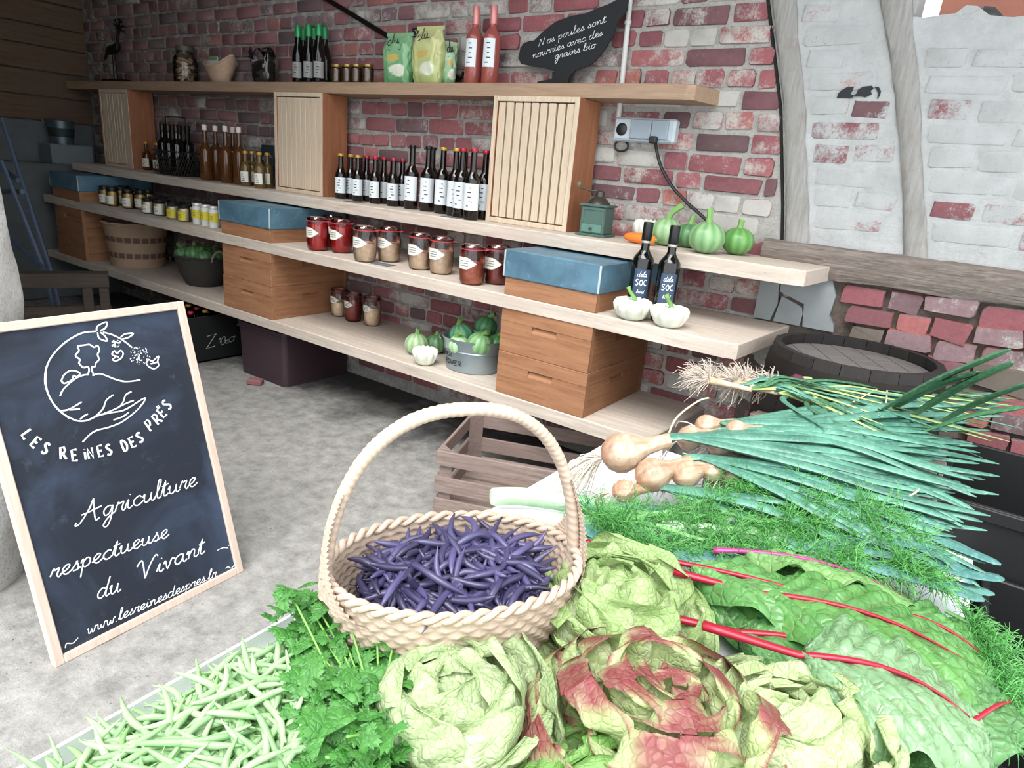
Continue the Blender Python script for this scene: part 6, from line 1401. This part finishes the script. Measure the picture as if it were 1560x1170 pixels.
def blade(m, P, w0, w1, w2, flat, n=6, tint=None):
    c = [Vector(p) for p in crv([tuple(p) for p in P], 6)]; k = len(c)
    rad = [(lerp(w0, w1, min(1, i / (k * .35))) if i < k * .35 else lerp(w1, w2, max(0, ((i / (k - 1)) - .35) / .65) ** 3) ) for i in range(k)]; rad[-1] = max(.0006, w2 * .4)
    cols = [mixc((2.0, 1.8, 1.5), tint or (1, 1, 1), min(1, (i / k) / .22)) for i in range(k)]
    m.tube(c, rad, n, None, cols, flat, (0, 0, 1))
def hairs(m, base, axis, cnt, L, r, q, droop=.6, spread=.7):
    for k in range(cnt):
        d = (axis + Vector((q.uniform(-1, 1), q.uniform(-1, 1), q.uniform(-1, 1))) * spread).normalized(); l = L * q.uniform(.5, 1.2); w = Vector((q.uniform(-1, 1), q.uniform(-1, 1), q.uniform(-1, 1))) * l * .25
        m.tube([base + d * .0, base + d * l * .4 + w * .4, base + d * l * .75 + w + Vector((0, 0, -droop * l * .25)), base + d * l + w * .5 + Vector((0, 0, -droop * l * .6))], [r * 1.3, r, r * .8, r * .5], 4)
qo = random.Random(77)
FAN0, FAN1 = (1545, 632), (1500, 905)
def onion(label, px, py, dz, r, nleaf, fan, ax_px, rootn=38, skin=(1, 1, 1), leafm=None, rl=.05, tops=True, rootm=None):
    c = onm(px, py, dz + r * .6); ax = onm(ax_px[0], ax_px[1], dz + r * .9) - c; ax.normalize(); t = thing('spring_onion', label, 'onion', c); M = ax.to_track_quat('Z', 'Y').to_matrix().to_4x4()
    prof = [(.0, -.92 * r), (.25 * r, -.93 * r), (.62 * r, -.75 * r), (.92 * r, -.36 * r), (1.0 * r, .05 * r), (.9 * r, .5 * r), (.62 * r, .95 * r), (.44 * r, 1.35 * r), (.38 * r, 1.9 * r), (.36 * r, 2.5 * r)]
    m = MB(); sk = [mixc((1, .72, .62), skin, min(1, max(0, (z / r + .9) / .9))) for _, z in prof]
    n = 40; m.grid(lambda u, v: M @ Vector((lathe_prof(prof)(v)[0] * (1 + .02 * math.sin(9 * 6.283 * u)) * math.cos(6.283 * u), lathe_prof(prof)(v)[0] * (1 + .02 * math.sin(9 * 6.283 * u)) * math.sin(6.283 * u), lathe_prof(prof)(v)[1])), n, 27, lambda u, v: tuple(x * (.80 + .28 * noise.noise(Vector((math.cos(6.28 * u) * 9, math.sin(6.28 * u) * 9, v * 1.2 + r * 50)))) for x in mixc((.85, .52, .42), skin, min(1, v * 2.6 - .1 + .45 * noise.noise(Vector((math.cos(6.28 * u) * 3, math.sin(6.28 * u) * 3, v * 4 + r * 90)))))), True); m.build('bulb', ONION, t, True)
    m = MB(); hairs(m, -ax * r * .9, (-ax + Vector((-.1, -.25, -.15))).normalized(), rootn, rl, .0013, qo, .9, .6); tag(m.build('roots', rootm or ROOT, t), kind='stuff')
    nk = ax * r * 2.4
    for k in range(nleaf):
        f = fan[0] + (fan[1] - fan[0]) * (k + qo.random()) / nleaf; ex, ey = lerp(FAN0[0], FAN1[0], f), lerp(FAN0[1], FAN1[1], f); sh = qo.uniform(.72, 1.0); ex, ey = px + (ex - px) * sh, py + (ey - py) * sh
        e_ = onm(ex, ey, qo.uniform(.0, .028)) - c; md = nk.lerp(e_, .45) + Vector((0, 0, qo.uniform(.004, .024))); md2 = nk.lerp(e_, .75) + Vector((0, qo.uniform(-.015, .015), qo.uniform(0, .012)))
        m = MB(); tt = qo.uniform(.82, 1.15); blade(m, [nk * .75, nk * 1.3, md, md2, e_], .009, qo.uniform(.0125, .0175), .004, .45, 8, (tt, tt, tt)); m.build('leaf', leafm or TEALL, t, True, 60)
    return t
onion('biggest pale onion with dangling white roots at the front of pile', 945, 690, .03, .046, 8, (.02, .6), (1060, 660), 95, (1, 1, 1), None, .10)
onion('flattish onion with brown papery patch below the biggest one', 992, 724, .008, .038, 8, (.4, 1.0), (1080, 692), 46, (.93, .88, .84), None, .045)
onion('small onion with peeling skin beside the flattish one', 1044, 722, .004, .032, 7, (.4, .95), (1130, 694), 40, (1, .95, .9), None, .04)
onion('small pinkish onion under the biggest one', 950, 748, -.006, .026, 5, (.6, 1.08), (1040, 738), 46, (1, .84, .78), None, .05)
onion('onion mostly hidden under green tops behind the biggest one', 1050, 668, .005, .030, 9, (-.08, .5), (1140, 650), 10)
onion('onion buried under the green tops next to the fennel', 1085, 716, .0, .028, 9, (.35, 1.05), (1180, 704), 10)
onion('onion buried at the back edge of the green tops', 1075, 648, .0, .026, 10, (-.15, .3), (1170, 638), 8)
onion('onion hidden in the middle of the green tops', 1095, 678, .012, .026, 10, (.1, .8), (1190, 670), 8)
onion('onion hidden low in the green tops above the leek blades', 1120, 725, -.005, .024, 9, (.55, 1.12), (1210, 722), 6)
onion('onion hidden at the root of the darkest green tops', 1120, 655, .01, .024, 10, (-.1, .6), (1220, 652), 6)
# dried straw-like leaves across the pile
for i, pl_ in enumerate(([(1040, 690), (1110, 705), (1190, 715), (1240, 712), (1265, 738)], [(1205, 720), (1215, 700), (1238, 712), (1228, 740)], [(1290, 752), (1335, 765), (1385, 755), (1400, 745)], [(1010, 690), (1028, 640), (1062, 612), (1080, 606)])):
    m = MB(); c = [onm(x, y, .035) for x, y in pl_]; m.tube(crv([tuple(p) for p in c], 5), .0028, 5, None, None, .4); tag(m.build('dried_leaf', STRAWD, None, True), ['long dry straw-coloured leaf along the front of green tops', 'curled dry leaf bit above the fennel', 'twisted dry leaf end on the blue-green tops', 'thin green-white leaf arching over the onion necks'][i], 'dry leaf')
# low slatted crate under the back of the onion pile
t = thing('produce_crate', 'low slatted wooden crate under the back of the onion pile', 'crate', (-.20, -.845, TT + .0005)); ca, cb, chh = .225, .165, .125
for sx in (-1, 1):
    for sy in (-1, 1): part('corner_post', GREYW, lambda m: m.box(sx * ca - .015, sx * ca + .015, sy * cb - .015, sy * cb + .015, 0, chh, .002))
for z0 in (.01, .075):
    for sy in (-1, 1): part('slat', GREYW, lambda m: m.box(-ca, ca, sy * (cb + .008) - .005, sy * (cb + .008) + .005, z0, z0 + .045, .002))
    for sx in (-1, 1): part('slat', GREYW, lambda m: m.box(sx * (ca + .008) - .005, sx * (ca + .008) + .005, -cb, cb, z0, z0 + .045, .002))
for k in range(5): part('top_slat', GREYW, lambda m: m.box(-ca, ca, -cb + k * .07, -cb + k * .07 + .05, chh, chh + .01, .002))
# ---------------------------------------------------------------- leeks
SHAFT = tealmat('pale_leek_shaft', '8fae8c', 'b4cbae')
def leek(label, pts, dz, r, blades, mats, nshaft=6):
    P = [onm(x, y, dz + r * .5) for x, y in pts]; o0 = P[0].copy(); t = thing('leek', label, 'leek', o0, 0, None); P = [p - o0 for p in P]
    c = [Vector(p) for p in crv([tuple(p) for p in P], 6)]; k = len(c); m = MB(); A, B, Cc = (1.5, 1.4, 1.4), (1.15, 1.15, 1.1), (.6, .85, .75)
    m.tube(c, [r * (.82 if i == 0 else 1) for i in range(k)], 14, None, [mixc(mixc(A, B, i / k * 2), Cc, i / k * 2 - 1) for i in range(k)]); m.build('shaft', SHAFT, t, True, 60)
    for bl, w in blades:
        Q = [onm(x, y, dz + .018 + qo.uniform(0, .012)) - o0 for x, y in bl]; m = MB(); blade(m, Q, r * .9, w, w * .5, .28, 8); m.build('leaf', mats, t, True, 60)
    return t
leek('pale leek lying behind the basket handle with its white end free', [(748, 757), (790, 756), (840, 762), (905, 772)], -.008, .020, [([(880, 768), (960, 790), (1060, 800), (1160, 830), (1230, 860)], .011), ([(880, 772), (990, 775), (1120, 790), (1280, 800), (1400, 850)], .012), ([(880, 768), (960, 800), (1010, 830), (1060, 860)], .010)], LEEKL)
leek('second pale leek half hidden behind the basket rim', [(735, 792), (790, 790), (845, 795), (900, 805)], -.012, .020, [([(880, 800), (930, 830), (960, 850)], .010), ([(870, 795), (1000, 840), (1200, 850), (1400, 880), (1515, 905)], .021)], LEEKL)
leek('leek with broad blue-green blades under the chard and fennel', [(1000, 800), (1080, 810), (1160, 820), (1230, 830)], .0, .017, [([(1200, 825), (1300, 835), (1400, 850), (1460, 870), (1530, 882)], .022), ([(1200, 830), (1300, 855), (1400, 880), (1500, 915)], .024), ([(1220, 830), (1330, 820), (1420, 840), (1490, 880)], .018), ([(1230, 800), (1330, 800), (1440, 850), (1480, 890)], .017), ([(1260, 790), (1350, 790), (1450, 830), (1525, 860)], .018)], LEEKL)
# dark leek leaves fanning up at the back towards the barrel
t = thing('leek', 'dark green leek with broad upright blades beside the barrel', 'leek', on(1330, 640, .70)); o0 = t.location.copy()
for pa, pb, w in (((1330, 632), (1538, 532), .030), ((1380, 640), (1543, 552), .027), ((1350, 628), (1490, 566), .022), ((1420, 650), (1580, 580), .022), ((1400, 660), (1560, 620), .02)):
    A0, Bb = on(*pa, .715), onY(*pb, -.80); Md = (A0 + Bb) / 2 + Vector((0, 0, .012)); m = MB(); blade(m, [A0 - o0, Md - o0, Bb - o0], .008, w, w * .8, .25, 8); m.build('leaf', DKLEEK, t, True, 60)
part('shaft', LEEKL, lambda m: m.tube([Vector((-.12, -.02, -.01)), Vector((-.05, -.01, 0)), Vector((.03, .01, .01))], .013, 10, None, (1.6, 1.7, 1.5)), None, True)
# bunch of thin onions at the back with tangled roots
for i in range(9):
    px = 1068 + i * 13 + qo.uniform(-4, 4); py = 575 + 3 * math.sin(i * 2.1) + i * 1.5; zb = .70 + .012 * math.sin(i * 1.7); base = on(px, py, zb); t = thing('spring_onion', 'thin spring onion with tangled grey roots in the bunch at the back', 'onion', base, 0, 'thin spring onions at the back')
    ax = Vector((.93, -.10 + .05 * qo.uniform(-1, 1), .05)).normalized(); part('shaft', ONION, lambda m: m.tube([-ax * .012, ax * .0, ax * .05, ax * .12], [.006, .011, .008, .006], 9, None, (1, .97, .9)), None, True)
    m = MB(); hairs(m, Vector((0, 0, 0)), (-ax + Vector((0, 0, .45))).normalized(), 80, .065, .0013, qo, .4, 1.0); tag(m.build('roots', ROOTG, t), kind='stuff')
    for k in range(8):
        ex = qo.uniform(1260, 1570); ey = 600 + 55 * (ex - 1280) / 280 * qo.random() + 10 * i * qo.random(); e_ = on(ex, ey, qo.uniform(.695, .74)) - base
        if e_.length > .9: e_ = e_.normalized() * .9
        md = e_ * .5 + Vector((0, qo.uniform(-.03, .03), qo.uniform(.0, .03))); m = MB(); blade(m, [ax * .11, ax * .11 + (md - ax * .11) * .4, md, e_], .004, qo.uniform(.005, .0095), .0018, .55, 6); m.build('leaf', [TEALL, YELG, DKLEEK][(i + k) % 3], t, True, 60)
for i, pl_ in enumerate(([(1260, 572), (1285, 548), (1305, 560), (1312, 580), (1290, 570)], [(1265, 585), (1275, 565), (1300, 590), (1340, 585)], [(1300, 612), (1340, 590), (1352, 575), (1350, 615)], [(1380, 575), (1405, 580), (1420, 590)])):
    m = MB(); c = [on(x, y, .735) for x, y in pl_]; m.tube(crv([tuple(p) for p in c], 5), .0026, 5, None, None, .4); tag(m.build('dried_leaf', STRAWD, None, True), ['looping dry straw leaf in front of the barrel head', 'dry straw leaf curling on the back bunch', 'folded dry leaf standing on the back bunch', 'short dry leaf tip beside the dark leek'][i], 'dry leaf')
t = thing('red_onion', 'purple red onion bulb behind the tangled roots', 'onion', on(1213, 583, .715)); part('bulb', plain('red_onion_skin', '5a2a3c', .35, .2, 20), lambda m: m.lathe([(0, -.02), (.018, -.016), (.026, 0), (.02, .015), (.008, .024), (.005, .034)], 18, R(1.2, 'Y')), None, True); part('neck', plain('red_onion_neck', 'a03048', .5), lambda m: m.tube([(.03, 0, .01), (.06, -.01, .012), (.09, -.02, .006)], [.007, .006, .004], 7), None, True)
